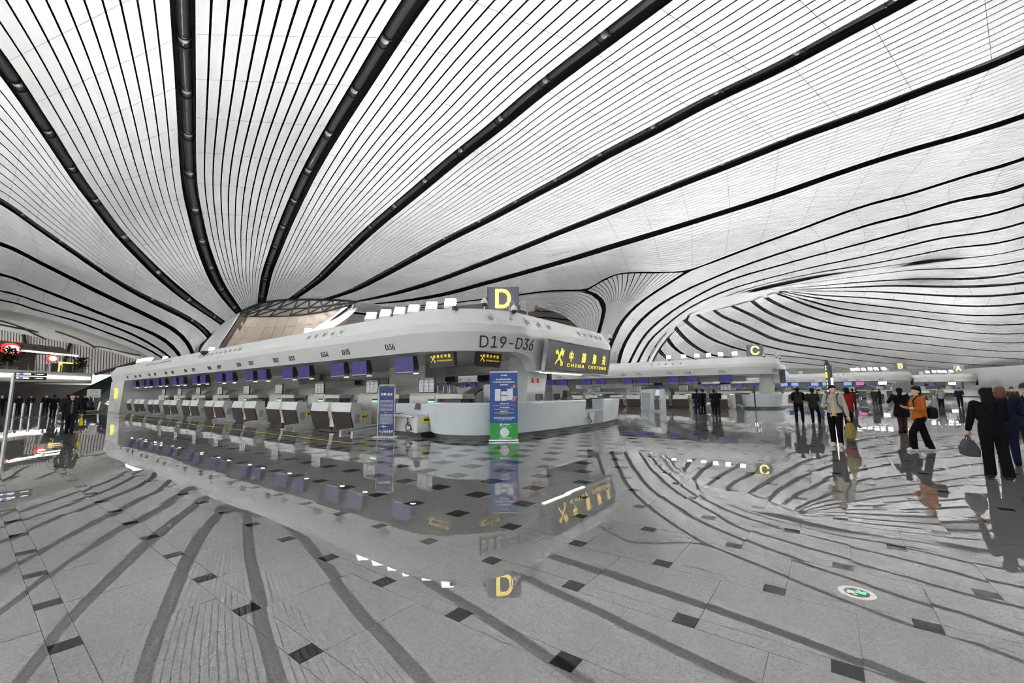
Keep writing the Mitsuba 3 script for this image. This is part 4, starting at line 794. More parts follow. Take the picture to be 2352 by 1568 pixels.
    for i in range(far_floods):
        floodlight((ox + .9, oy + 22 + 1.5 * i, 4.66), 0, f'white uplight, {ORD[i]} from the right in the farther roof row of island {let}', f'uplights on the farther roof of island {let}', 1.1, let != 'C')
    for i in range(2 if let == 'C' else 5): floodlight((ox + W - 1.2, oy + (8 + 14 * i if let == 'C' else 2.5 + 4.5 * i), 4.66), 180, f'unseen uplight lighting the ceiling beyond, hidden roof edge of island {let}, {ORD[i]} from its end', f'unseen uplights along the hidden roof edge of island {let}', 1.0 if let == 'C' else 1.7, let != 'C')  # last row stands out of view and brightens the ceiling behind each island
    return t
simple_island('C', 42.0, 3.3, 6, [(43.1, 3.3 + v) for v in (9.3, 7.85, 6.6, 5.55, 4.5, 3.3)], 4)
letter_board('C', (43.4, 5.0, 5.25), (-.93, -.30), 'dark board with the glowing letter C on the roof of the second island', 1.08)
simple_island('B', 95.0, -11.8, 6, [(96.2, -11.8 + v) for v in (7.9, 7.2, 6.4, 5.5, 4.7, 3.7)], 6, {36: SCREEN_WHITE, 35: SCREEN_PINK, 34: SCREEN_PALE, 33: SCREEN_PALE, 32: SCREEN_PALE, 31: SCREEN_PALE, 30: SCREEN_PALE})
letter_board('B', (97.5, -10.4, 5.6), (-.99, .12), 'dark board with the glowing letter B on the roof of the third island', 1.15)
simple_island('A', 121.0, -24.5, 4, [(122.3, -24.5 + v) for v in (7.4, 6.4, 5.6, 4.9, 3.9)], 0, {36: SCREEN_WHITE})
letter_board('A', (123.0, -21.8, 5.75), (-.98, .2), 'dark board with the glowing letter A on the roof of the farthest island', 1.25)
for i, (x, y, w) in enumerate(((43.0, 4.3, 'left'), (44.6, 3.5, 'middle'), (46.5, 3.35, 'right'))): dome_camera(x, y, 3.95, .95, f'white hooked dome camera, {w} one of three at the roof corner of island C')
# ------------------------------------------------------------------ what closes the hall: peach wall, skylight, side hall, far walls
plain('m_beige', (.66, .65, .60), .55); plain('m_brownwall', (.045, .03, .025), .5); plain('m_taupe', (.33, .29, .26), .55); plain('m_dkpanel', (.16, .15, .14), .5)
plain('m_leaf', (.02, .045, .015), .6); plain('m_greenglass', (.06, .10, .09), .15); plain('m_wallwhite', (.62, .64, .63), .6)
G_T, G_B = smooth_curve(R_['glass_top'], 22), smooth_curve(R_['glass_bot'], 22)
PB = smooth_curve(R_['peach_bot'], 22)
struct('wall_peach', grid_mesh(np.stack([G_B + (PB - G_B) * s + np.array([.35, .5, 0]) for s in np.linspace(0, 1, 8)], 0)), 'm_darkgrey', 'curved peach panel wall inside the roof column opening')
def quadpanel(a, b, c, d, inset=.012, mat='m_peach', root='wall_peach', name='panel', big=False):
    P = np.array([a, b, c, d]); m = P.mean(0); Q = P + (m - P) * inset
    n = np.cross(P[1] - P[0], P[3] - P[0]); n /= np.linalg.norm(n)
    if n @ (m - CAM) < 0: n = -n
    v = np.vstack([Q, Q + n * .06]); part(root, name, M(v, [[0, 1, 2], [0, 2, 3]] + sum([[[i, 4 + i, 4 + (i + 1) % 4], [i, 4 + (i + 1) % 4, (i + 1) % 4]] for i in range(4)], [])), mat)
rows = np.linspace(0, 1, 6)
for i in range(21):
    for j in range(5):
        g = lambda a, s: G_B[a] + (PB[a] - G_B[a]) * s
        quadpanel(g(i, rows[j]), g(i + 1, rows[j]), g(i + 1, rows[j + 1]), g(i, rows[j + 1]), .03 if i % 2 == 0 else .015)
struct('window_1', grid_mesh(np.stack([G_T, G_B], 1)), 'm_skyglass', 'skylight glazing carried by a dark steel truss')
for a in (G_T, G_B, (G_T + G_B) / 2): part('window_1', 'truss_chord', tube(a, .16, 8), 'm_black_steel')
for i in range(0, 21, 2):
    mid = (G_T + G_B) / 2
    for a, b in ((G_T[i], mid[i]), (mid[i], G_B[i]), (G_T[min(i + 2, 21)], mid[i]), (mid[min(i + 2, 21)], G_B[i])):
        if np.linalg.norm(a - b) > .3: part('window_1', 'truss_bar', cyl(a, b, .13, 6), 'm_black_steel')
K_ = np.vstack([smooth_curve(R_['lip1_outer'], 30)[::-1], smooth_curve(R_['glass_top'], 40)])
struct('added_trim_6', grid_mesh(np.stack([K_ + np.array([.05, .1, -.02]), K_ + np.array([.1, .2, 1.5])], 1)), 'm_void', 'dark skirt added to block the sky behind the slat ends at the roof opening')  # added black strip, keeps bright sky from showing at the rib tips
# side hall beyond the left edge of the roof
SM, SL = smooth_curve(R_['side_mid'], 40), smooth_curve(R_['side_low'], 40); L7c = smooth_curve(R_['L7'][1:], 40)
struct('ceiling_side', grid_mesh(np.stack([L7c + (SM - L7c) * s + np.array([0, 0, .08 + 1.2 * math.sin(math.pi * s)]) for s in np.linspace(0, 1, 9)], 1)), 'm_void', 'pale panelled ceiling of the side hall', smooth=True)
def sc(i, s): return L7c[i] + (SM[i] - L7c[i]) * s + np.array([0, 0, 1.2 * math.sin(math.pi * s)])
ss = np.linspace(0, 1, 7)
for i in range(0, 39, 3):
    for j in range(6): quadpanel(sc(i, ss[j]), sc(i + 3, ss[j]), sc(i + 3, ss[j + 1]), sc(i, ss[j + 1]), .006, 'm_beige', 'ceiling_side', 'panel')
for pts in ([(6, .35), (12, .6), (15, .85), (17, 1)], [(20, .55), (25, .75), (27, .95)], [(36, .6), (32, .78), (28, .84), (27, .95)], [(2, .45), (16, .75)]):
    part('ceiling_side', 'dark_rib', tube(resample(np.array([sc(i, s) - np.array([0, 0, .12]) for i, s in pts]), 14), .22, 8), 'm_black_steel', label='dark curved rib')
struct('wall_left', grid_mesh(np.stack([SM + (SL - SM) * s + np.array([.4, .6, 0]) for s in (0, 1)], 1)), 'm_dkpanel', 'slatted upper wall of the side hall')
NS = 66; SMf, SLf = smooth_curve(R_['side_mid'], NS + 1), smooth_curve(R_['side_low'], NS + 1)
for i in range(NS):
    lean = 0 if i < 44 else -.5
    a, b = SMf[i] * .82 + SMf[i + 1] * .18, SMf[i] * .2 + SMf[i + 1] * .8
    c, d = SLf[i] * .2 + SLf[i + 1] * .8, SLf[i] * .82 + SLf[i + 1] * .18
    quadpanel(a, b, c, d, 0, 'm_taupe', 'wall_left', 'slat')
for i, k in ((22, 25), (38, 35), (62, 47)):
    part('wall_left', 'dark_rib', tube(np.array([SMf[i], (SMf[i] + SLf[k]) / 2, SLf[k]]) + np.array([-.5, -.6, 0]), .45, 8), 'm_black_steel')
# mezzanine gallery
MO, ME, MN = np.array([4.02, 124.03, 0]), np.array([.7144, .6997, 0]), np.array([.6997, -.7144, 0])
def mz(s, t, z): return MO + ME * s - MN * t + np.array([0, 0, z])
MF = frame(MO, ME, -MN, UZ)        # local: x along the gallery, y deeper, z up
def mzm(m): return placed(m, MF)
struct('wall_gallery', mzm(cat([cube(-60, 20, 0, 30, 4.5, 6.8, .0)])), 'm_panel', 'pale edge slab of the upper gallery')
k = part('wall_gallery', 'light_strip', mzm(cube(-60, 19.4, -.25, .3, 5.3, 6.0)), 'm_white', label='long warm white light strip'); scene[k]['emitter'] = emissive((1, .9, .72), 1.6)
struct('wall_back', mzm(cat([cube(-60, 40, 12, 12.5, 0, 4.5), cube(-60, 22, 14, 14.5, 6.8, 11.4)])), 'm_brownwall', 'dark brown wall under the gallery')
struct('daylight_block_wall', cat([cube(-46, -45, -75, 261, 0, 8), cube(-46, -45, -75, 60, 12, 26.5), cube(-46, -45, 60, 261, 20, 26.5), cube(-45, 200, -76, -75, 0, 26.5), cube(-45, 60, 260, 261, 0, 26.5)]), 'm_wallwhite', 'pale unseen walls added to keep daylight out of the hall')  # out of view, added to block the sky around the hall
struct('added_window_3', cat([grid_mesh([[(-45.5, -75, 8), (-45.5, -75, 12)], [(-45.5, 60, 8), (-45.5, 60, 12)]]), grid_mesh([[(-45.5, 60, 8), (-45.5, 60, 20)], [(-45.5, 260, 8), (-45.5, 260, 20)]])]), 'm_skyglass', 'unseen glazed band added behind the viewer to let in fill light')  # added opening, sized to give the island fronts fill light from behind
struct('daylight_block_roof', cat([cube(-46, 200, -76, 50, 26.5, 26.8), cube(52, 200, 50, 166, 26.5, 26.8), cube(-46, 17, 50, 261, 26.5, 26.8), cube(17, 60, 92, 261, 26.5, 26.8)]), 'm_slat', 'plain white unseen roof added to keep daylight out of the hall')  # added above the view so the sky enters only by the openings
q = thing('glass_balustrade', 'glass balustrade with steel posts along the upper gallery', 'balustrade')
for i, s in enumerate((-8.5, -4.5, 1.3, 5.3, 9.0, 12.2, 15.0, 17.9)):
    part(q, 'post', mzm(cube(s - .12, s + .12, .1, .25, 6.81, 8.3)), 'm_steel')
for a, b in zip((-8.5, -4.5, 1.3, 5.3, 9.0, 12.2, 15.0), (-4.5, 1.3, 5.3, 9.0, 12.2, 15.0, 17.9)): part(q, 'pane', mzm(cube(a + .15, b - .15, .15, .19, 6.85, 8.2)), 'm_glass')
q = thing('shop_canopy', 'grey shop roof with a bright light strip above the upper gallery', 'canopy')
part(q, 'fascia', mzm(hull([(-60, 6, 11.4), (21.5, 6, 11.4), (-60, 6, 12.9), (19.5, 6.5, 12.9), (-60, 14, 11.4), (22, 14, 11.4), (-60, 14, 12.9), (20, 14, 12.9)])), 'm_dkpanel')
k = part(q, 'light_strip', mzm(cube(8.6, 23.0, 5.85, 6.2, 11.05, 11.42)), 'm_white', label='bright white light strip'); scene[k]['emitter'] = emissive((1, .93, .8), 2.)
for i, s in enumerate((-2.5, .5, 3.5, 10.0, 12.5, 15)): part(q, 'spot', mzm(cyl((s, 5.95, 12.2), (s, 6.02, 12.2), .18, 10)), 'm_black')
for s, z, w, lab in ((16.1, 10.1, 1.3, 'red and white lit oval shop sign in the middle of the upper gallery'), (7.2, 11.3, 2.0, 'red and white lit oval shop sign at the left edge of the upper gallery')):
    q = thing('shop_sign', lab, 'sign'); a = np.linspace(0, 2 * np.pi, 24, endpoint=False)
    k = part(q, 'rim', mzm(prism(Polygon(np.column_stack([w * np.cos(a), .62 * w * np.sin(a)])), .2, frame((s, 5.6, z), (1, 0, 0), (0, 0, 1), (0, -1, 0)))), 'm_red'); scene[k]['emitter'] = emissive((1, .08, .06), 1.2)
    k = part(q, 'face', mzm(prism(Polygon(np.column_stack([.72 * w * np.cos(a) + .1 * w, .42 * w * np.sin(a) - .03])), .03, frame((s, 5.39, z), (1, 0, 0), (0, 0, 1), (0, -1, 0)))), 'm_white'); scene[k]['emitter'] = emissive((1, .95, 1), 2.)
for i, (s, z, w) in enumerate(((11.3, 10.2, .55), (12.8, 9.2, .55), (20.0, 9.9, .5), (21.0, 9.0, .6), (23.6, 9.6, .6), (26.6, 9.3, .5), (10.6, 7.9, .4))):
    q = thing('shop_lamp', f'warm lit lamp inside the upper gallery shops, {("leftmost upper", "leftmost lower", "left of the centre upper", "left of the centre lower", "right upper", "rightmost", "lowest, behind the balustrade")[i]}', 'lamp')
    k = part(q, 'shade', mzm(lathe([(0, .22 * w), (.7 * w, .2 * w), (w, -.1 * w), (.8 * w, -.3 * w), (0, -.34 * w)], 14, (s, 9.5, z))), 'm_white', smooth=40); scene[k]['emitter'] = emissive((1, .75, .35), 1.3)
q = thing('shop_counter', 'shop stand with a yellow lit frame behind the balustrade', 'counter'); part(q, 'body', mzm(cube(16.8, 21.5, 4, 6, 6.8, 9.0)), 'm_greenglass'); k = part(q, 'lit_frame', mzm(cat([cube(16.3, 16.8, 3.8, 4.2, 6.8, 9.3), cube(16.3, 21.5, 3.8, 4.2, 9.0, 9.35)])), 'm_yellow', label='yellow lit frame'); scene[k]['emitter'] = emissive((1, .78, .25), 1.1)
rp = random.Random(3)
for i, (s, t, z0, hh, ww, lab) in enumerate(((5.2, 3.5, 6.81, 3.6, 2.4, 'dark leafy plants in a planter at the left of the upper gallery'), (-1.0, 3.5, 6.81, 3.4, 2.2, 'dark leafy plants in a planter beside the left edge of the gallery'), (19.0, 1.9, 6.81, 2.6, .9, 'spiky dark plant at the right end of the upper gallery'))):
    q = thing('gallery_plant', lab, 'plant'); ms = []
    for n in range(300):
        c = np.array([s + rp.gauss(0, ww * .4), t + rp.gauss(0, .6), z0 + .8 + rp.random() * hh]); a = rp.random() * 6.28; b = rp.random() * 1.2 - .2; L_ = .6 + rp.random() * .7
        d = np.array([math.cos(a) * math.cos(b), math.sin(a) * math.cos(b), math.sin(b)]) * L_; w = np.array([-math.sin(a), math.cos(a), 0]) * .2
        ms.append(M([c, c + d * .5 + w, c + d, c + d * .5 - w], [[0, 1, 2], [0, 2, 3]]))
    k = part(q, 'foliage', mzm(cat(ms)), 'm_leaf', kind='stuff'); part(q, 'planter', mzm(cube(s - ww * .6, s + ww * .6, t - .4, t + .4, z0, z0 + .8)), 'm_dkpanel'); part(q, 'stem', mzm(cat([cyl((s + o, t, z0 + .7), (s + o * 1.4, t, z0 + hh), .05, 6) for o in (-.5, 0, .5)])), 'm_wood')
# escalator rising to the gallery in front of it
q = thing('escalator', 'long dark escalator with glass sides rising to the upper gallery', 'escalator')
EA, EB = np.array([9.5, -9.0, .0]), np.array([28.5, -9.0, 8.4])
def ez(s, off, up): p = EA + (EB - EA) * s; return (p[0], p[1] + off, p[2] + up)
for off in (0, 1.6, 3.6, 5.2):
    part(q, 'balustrade', mzm(hull([ez(0, off, .3), ez(1, off, .3), ez(0, off, 1.35), ez(1, off, 1.35), ez(0, off + .06, .3), ez(1, off + .06, 1.35)])), 'm_greenglass'); part(q, 'handrail', mzm(tube([ez(-.03, off, .9), ez(0, off, 1.4), ez(.5, off, 1.4), ez(1, off, 1.4), ez(1.06, off, 1.3)], .09, 8)), 'm_black')
    part(q, 'skirt', mzm(hull([ez(0, off - .05, .05), ez(1, off - .05, .05), ez(0, off - .05, .3), ez(1, off - .05, .3), ez(0, off + .12, .05), ez(1, off + .12, .3)])), 'm_steel')
for off in (.1, 3.7):
    for i in range(40): part(q, 'step', mzm(cube(EA[0] + 19 * i / 40, EA[0] + 19 * (i + 1) / 40, EA[1] + off, EA[1] + off + 1.4, EA[2] + 8.4 * i / 40 - .2, EA[2] + 8.4 * i / 40 + .02)), 'm_darkgrey')
part(q, 'truss', mzm(hull([(9.5, -9, -.3), (9.5, -3.8, -.3), (11.5, -9, -.3), (11.5, -3.8, -.3), (28.5, -9, 8.1), (28.5, -3.8, 8.1), (28.5, -9, 7.0), (28.5, -3.8, 7.0)])), 'm_dkpanel')
# far walls
struct('wall_far', cat([cube(196, 197, -75, 166, 0, 26.5), cube(45, 197, 165, 166, 0, 26.5)]), 'm_wallwhite', 'pale far wall of the hall')
struct('wall_right', cat([hull([(124, -46, 0), (150, -40.3, 0), (124, -46, 7.2), (150, -40.3, 7.2), (124.2, -47, 0), (150.2, -41.3, 0), (124.2, -47, 7.2), (150.2, -41.3, 7.2)]), hull([(150, -40.3, 0), (175, -30, 0), (150, -40.3, 7.2), (175, -30, 7.2), (175, -31, 0), (175, -31, 7.2)])]), 'm_wallwhite', 'pale wall at the right end of the hall')
struct('window_2', grid_mesh([[(98, -41.5, 0), (98, -41.5, 6.5)], [(123.8, -46, 0), (123.8, -46, 6.5)]]), 'm_glass', 'bright glazed end bay at the right edge')
for x in np.linspace(98, 123.6, 7): part('window_2', 'mullion', cube(x - .12, x + .12, -41.7 - 4.5 * (x - 98) / 25.8, -41.4 - 4.5 * (x - 98) / 25.8, 0, 6.5), 'm_grey')
struct('trim_5', cube(96, 124, -47.5, -41.2, 6.5, 7.4), 'm_darkgrey', 'dark header over the glazed end bay')
# ------------------------------------------------------------------ people
plain('m_skin', (.62, .40, .29), .55); plain('m_hair', (.006, .005, .004), .8, spec=.06); plain('m_hair_red', (.07, .022, .014), .5); plain('m_hair_grey', (.18, .17, .16), .6)
CLOTH = {}
def cloth(c):
    key = 'm_cloth_' + '_'.join(f'{int(round(x * 1000))}' for x in c)
    if key not in scene: plain(key, c, .95, spec=.04)
    return key
def ball(p, r, n=14): return m3.Manifold.sphere(float(r), n).translate([float(x) for x in p])
def bones(segs, n=14):
    """segs: (p, rp, q, rq) each the hull of two balls, all joined"""
    return m3.Manifold.batch_boolean([m3.Manifold.batch_hull([ball(p, a, n), ball(q, b, n)]) for p, a, q, b in segs], m3.OpType.Add)
def to_tri(man, edge=None, it=6):
    if edge: man = man.refine_to_length(edge)
    mm = man.to_mesh(); m = trimesh.Trimesh(mm.vert_properties[:, :3], mm.tri_verts, process=True)
    if it: trimesh.smoothing.filter_taubin(m, lamb=.5, nu=.52, iterations=it)
    return m
def ellip(c, r, n=18): return m3.Manifold.sphere(1.0, n).scale([float(x) for x in r]).translate([float(x) for x in c])
def person(label, pos, yaw, h=1.7, legs=((.10, .02, 0), (.10, -.02, 0)), arms=None, coat=(.02, .02, .022), trousers=(.02, .02, .025), shoes=(.03, .03, .03), hair='m_hair', style='short', coat_len=.80, slim=1.0,
           inner=None, head_turn=0., head_tilt=0., lean=0., detail=1, hood=None, cap=None, backpack=None, bag=None, phone=False, group=None, flare=0., lift=0., tflare=0.):
    """faces +x before yaw (degrees), y to its left. legs: (half spacing, ankle forward, knee forward) left and right. arms: (elbow, wrist) offsets from the shoulder, left and right"""
    t = thing('person', label, 'person', group); s = h / 1.72
    xf = T().translate([float(pos[0]), float(pos[1]), float(lift)]).rotate([0, 0, 1], float(yaw)).scale(float(s))
    n = 14 if detail else 8; ed = .022 if detail else .05
    V = lambda *a: np.array(a, float)
    up = lambda z, x=0., y=0.: V(x + lean * max(z - .92, 0), y, z)
    hipw, shw = .095 * slim, .185 * slim
    if arms is None: arms = (((.0, .05, -.29), (.05, .06, -.54)), ((.0, -.05, -.29), (.05, -.06, -.54)))
    legseg, trseg, feet = [], [], []
    for i, (sp, ax, kx) in enumerate(legs):
        sy = 1 if i == 0 else -1; hip = up(.90, 0, sy * hipw); kn = V(kx + ax * .45, sy * sp * .98, .49); an = V(ax, sy * sp, .085 + max(0, -ax - .2) * .25)
        legseg += [(hip, .092, kn, .058), (kn, .058, an, .04)]
        trseg += [(hip, .105, kn, .075 + tflare * .3), (kn, .075 + tflare * .3, an + V(0, 0, -.02), .058 + tflare)]
        feet.append((an, sy))
    sh = [up(1.415, 0, shw), up(1.415, 0, -shw)]; el = [sh[i] + V(*arms[i][0]) for i in (0, 1)]; wr = [sh[i] + V(*arms[i][1]) for i in (0, 1)]
    nk, hc = up(1.46, .0), up(1.60, .015) + V(math.sin(head_tilt) * .05, 0, 0)
    torso = [(up(.92, 0, .05), .115, up(.92, 0, -.05), .115), (up(.95), .125, up(1.2), .125), (up(1.18, .0, .06), .118, up(1.34, 0, .1), .085), (up(1.18, 0, -.06), .118, up(1.34, 0, -.1), .085), (up(1.34, 0, .1), .085, sh[0], .06), (up(1.34, 0, -.1), .085, sh[1], .06), (up(1.34), .1, nk, .06)]
    armseg = []; hands = []
    for i in (0, 1):
        armseg += [(sh[i], .052, el[i], .042), (el[i], .042, wr[i], .028)]
        d = wr[i] - el[i]; d /= np.linalg.norm(d); side = np.cross(d, V(1, 0, 0) if abs(d[0]) < .8 else V(0, 0, 1)); side /= np.linalg.norm(side); nrm = np.cross(side, d)
        palm = wr[i] + d * .085
        hands.append((wr[i], .026, palm, .034))
        if detail:
            for f_, (o, L_) in enumerate(((-.027, .062), (-.009, .072), (.009, .068), (.027, .054))):
                b0 = palm + side * o + d * .012; b1 = b0 + d * L_ * .55 + nrm * .012; b2 = b1 + d * L_ * .35 + nrm * .03
                hands += [(b0, .0095, b1, .009), (b1, .009, b2, .008)]
            tb = wr[i] + d * .045 + side * .026; t1 = tb + side * .028 + d * .03; hands += [(tb, .012, t1, .010), (t1, .010, t1 + d * .03 + nrm * .012, .009)]
    R = np.array(T().rotate([0, 0, 1], float(head_turn)).matrix, float).reshape(4, 4)[:3, :3]; hp = lambda x, y, z: hc + R @ V(x, y, z)
    head = [m3.Manifold.batch_hull([ball(hp(-.02, 0, .035), .088, n), ball(hp(.025, 0, .02), .078, n), ball(hp(.045, 0, -.07), .038, n), ball(hp(.02, 0, -.05), .058, n)]), m3.Manifold.batch_hull([ball(nk, .056, n), ball(hp(-.01, 0, -.05), .052, n)])]
    if detail:
        head += [m3.Manifold.batch_hull([ball(hp(.098, 0, .012), .010, 8), ball(hp(.112, 0, -.026), .015, 8), ball(hp(.085, 0, -.03), .02, 8)])] + [ellip(hp(.0, sy * .082, -.005), (.022, .012, .034), 10) for sy in (1, -1)] + [ellip(hp(.082, 0, -.062), (.018, .024, .012), 10)]
    footm = [m3.Manifold.batch_hull([ball(an + V(-.03, 0, -.04), .04, n), ball(an + V(.12, sy * .012, -.05), .033, n)]) for an, sy in feet]
    body = m3.Manifold.batch_boolean([bones(legseg + torso + armseg, n), bones(hands, 8)] + head + footm, m3.OpType.Add)
    mesh = to_tri(body, ed * .8, 5 if detail else 3)
    scene[t] = {**mikit.ply(mesh, 'm_skin', smooth=True), 'to_world': xf}
    P = lambda nm, mm, mat, lab=None: part(t, nm, mm, mat, smooth=True, xf=xf, label=lab)
    if detail:
        for sy in (1, -1):
            e = trimesh.creation.icosphere(1, .0125); e.apply_scale([.6, 1.2, .8]); e.apply_translation(hp(.096, sy * .034, .012)); P('eye', e, 'm_black')
        mo = trimesh.creation.icosphere(1, .02); mo.apply_scale([.45, 1.1, .32]); mo.apply_translation(hp(.092, 0, -.061)); P('mouth', mo, 'm_red')
    # clothes
    tr = bones(trseg + [(up(.93, 0, .06), .128, up(.93, 0, -.06), .128)], n); cut = m3.Manifold.cube([4, 4, 4], True).translate([0, 0, 2.0 + .06])
    P('trousers', to_tri(tr ^ cut, ed, 4), cloth(trousers))
    for an, sy in feet:
        P('shoe', to_tri(m3.Manifold.batch_hull([ball(an + V(-.035, 0, -.035), .05, n), ball(an + V(.13, sy * .012, -.05), .042, n), ball(an + V(.03, 0, .0), .05, n)]) ^ m3.Manifold.cube([6, 6, 3], True).translate([0, 0, 1.5 + .002]), ed, 2), cloth(shoes))
    k = 1.22 if inner is None else 1.2
    cz = coat_len; ct = [(p, r * k, q, rr * k) for p, r, q, rr in torso[1:]] + [(up(1.1), .148 * slim + .01, up(cz + .08, 0, 0), .155 * slim + flare * .8), (up(1.0, 0, .05), .14 * slim, up(cz + .1, 0, .06), .135 * slim + flare * .6), (up(1.0, 0, -.05), .14 * slim, up(cz + .1, 0, -.06), .135 * slim + flare * .6)]
    for i in (0, 1): ct += [(sh[i], .078, el[i], .062), (el[i], .062, wr[i] - (wr[i] - el[i]) * .06, .047)]
    cm = bones(ct, n) ^ m3.Manifold.cube([6, 6, 6], True).translate([0, 0, 3 + cz])
    cm = cm - m3.Manifold.batch_hull([ball(hp(.02, 0, -.03), .085, n), ball(hp(.05, 0, -.1), .06, n)])
    if inner is not None:
        slit = m3.Manifold.batch_hull([ball(up(1.42, .2), .03, n), ball(up(cz - .05, .25, .0), .075, n), ball(up(cz - .05, .12, 0), .065, n), ball(up(1.42, .12), .025, n)])
        P('jumper', to_tri(bones([(p, r * 1.1, q, rr * 1.1) for p, r, q, rr in torso[:6]], n) ^ m3.Manifold.cube([4, 4, 4], True).translate([0, 0, 2 + .86]), ed, 3), cloth(inner)); cm = cm - slit
    P('coat', to_tri(cm, ed, 4), cloth(coat))
    if hood is not None: P('hood', to_tri(m3.Manifold.batch_boolean([m3.Manifold.batch_hull([ball(up(1.42, .06, .10), .05, n), ball(up(1.45, -.08, .08), .065, n)]), m3.Manifold.batch_hull([ball(up(1.42, .06, -.10), .05, n), ball(up(1.45, -.08, -.08), .065, n)]), m3.Manifold.batch_hull([ball(up(1.45, -.08, .08), .065, n), ball(up(1.45, -.08, -.08), .065, n)])], m3.OpType.Add), ed, 3), cloth(hood))
    hm = m3.Manifold.batch_hull([ball(hp(-.028, 0, .045), .098, n), ball(hp(.012, 0, .062), .083, n)])
    face = m3.Manifold.batch_hull([ball(hp(.11, 0, -.01), .062, n), ball(hp(.13, 0, .03), .05, n), ball(hp(.12, 0, -.1), .07, n)])
    if style == 'long': hm = m3.Manifold.batch_boolean([hm, m3.Manifold.batch_hull([ball(hp(-.05, 0, .03), .088, n), ball(hp(-.075, 0, -.15), .085, n), ball(up(1.30, -.10), .07, n)])], m3.OpType.Add)
    elif style == 'bob': hm = m3.Manifold.batch_boolean([hm, m3.Manifold.batch_hull([ball(hp(-.04, 0, .02), .098, n), ball(hp(-.045, 0, -.07), .09, n)])], m3.OpType.Add)
    elif style == 'bun': hm = m3.Manifold.batch_boolean([hm, ball(hp(-.10, 0, .09), .05, n), m3.Manifold.batch_hull([ball(hp(-.04, 0, .02), .092, n), ball(hp(-.05, 0, -.04), .07, n)])], m3.OpType.Add)
    else: hm = m3.Manifold.batch_boolean([hm, m3.Manifold.batch_hull([ball(hp(-.035, 0, .03), .09, n), ball(hp(-.045, 0, -.03), .066, n)])], m3.OpType.Add)
    P('hair', to_tri(hm - face, ed * .8, 2), hair)
    if cap is not None: P('cap', to_tri(m3.Manifold.batch_hull([ball(hp(-.025, 0, .075), .096, n), ball(hp(.02, 0, .08), .088, n)]) ^ m3.Manifold.cube([4, 4, 2], True).translate([0, 0, float(hc[2]) + 1.055]), ed, 2), cloth(cap)); P('cap_brim', to_tri(m3.Manifold.batch_hull([ball(hp(.06, .05, .06), .012, n), ball(hp(.06, -.05, .06), .012, n), ball(hp(.15, .03, .045), .01, n), ball(hp(.15, -.03, .045), .01, n)]), None, 0), cloth(cap))
    if backpack is not None:
        q = thing('backpack', backpack[1], 'backpack'); pk = lambda nm, mm: part(q, nm, mm, cloth(backpack[0]), smooth=True, xf=xf)
        bx = -.19 - .03; pk('body', to_tri(m3.Manifold.batch_hull([ball(up(z, bx - d_, y), .05, n) for z in (.98 if len(backpack) < 3 else .92, 1.36 if len(backpack) < 3 else 1.12) for y in (.1, -.1) for d_ in (0, .08)]), ed, 2)); pk('pocket', to_tri(m3.Manifold.batch_hull([ball(up(z, bx - .13, y), .03, n) for z in (1.0, 1.16 if len(backpack) < 3 else 1.08) for y in (.08, -.08)]), None, 0))
        for sy in (1, -1): pk('strap', tube([up(1.38, bx + .04, sy * .09), up(1.5, -.05, sy * .11), up(1.48, .06, sy * .115), up(1.36, .165, sy * .12), up(1.2, .165, sy * .13), up(1.1, .06, sy * .17)], .017, 6))
    if phone: q = thing('mobile_phone', f'dark mobile phone held by the {phone}', 'phone'); c = wr[1] + (wr[1] - el[1]) / np.linalg.norm(wr[1] - el[1]) * .13; m = cube(-.075, .075, -.036, .036, -.005, .005, .003); m.apply_transform(frame(c + V(.0, .01, .03), (0, 1, .1) / np.linalg.norm((0, 1, .1)), (-1, 0, 0), (0, -.1, 1) / np.linalg.norm((0, -.1, 1)))); part(q, 'body', m, 'm_black', xf=xf); part(q, 'screen', placed(cube(-.07, .07, -.032, .032, .005, .006), frame(c + V(.0, .01, .03), (0, 1, .1) / np.linalg.norm((0, 1, .1)), (-1, 0, 0), (0, -.1, 1) / np.linalg.norm((0, -.1, 1)))), 'm_darkgrey', xf=xf)
    if bag is not None:
        i, c, w, hh, dp, lab, kind = bag; q = thing('shopping_bag' if kind == 'bag' else 'handbag', lab, 'bag'); d = wr[i] - el[i]; d /= np.linalg.norm(d); g = wr[i] + d * .11; top = g - V(0, 0, .10)
        b_ = m3.Manifold.batch_hull([ball(top + V(x, y * .45, -.02), .012, 8) for x in (-w * .42, w * .42) for y in (-dp, dp)] + [ball(top + V(x, y, -hh), .02, 8) for x in (-w / 2, w / 2) for y in (-dp, dp)] + [ball(top + V(x, y, -hh * .6), .018, 8) for x in (-w * .53, w * .53) for y in (-dp * 1.15, dp * 1.15)])
        part(q, 'body', to_tri(b_, .04, 2), cloth(c), smooth=True, xf=xf)
        for sy in (1, -1): part(q, 'handle', tube([top + V(-w * .22, sy * dp * .35, -.02), top + V(-w * .12, sy * .012, .06), g + V(0, sy * .004, .0), top + V(w * .12, sy * .012, .06), top + V(w * .22, sy * dp * .35, -.02)], .008, 6), cloth(c), smooth=True, xf=xf)
    return t
BLK = (.005, .005, .006); NAVY = (.006, .008, .018); DK = (.009, .009, .010)
HOLD = ((.03, .05, -.28), (.27, -.02, -.27)); HOLDR = ((.03, -.05, -.28), (.27, .04, -.24)); DOWN = ((.0, .07, -.29), (.03, .10, -.54)); DOWNR = ((.0, -.07, -.29), (.03, -.10, -.54))
to_cam = lambda x, y: math.degrees(math.atan2(-y, -x))
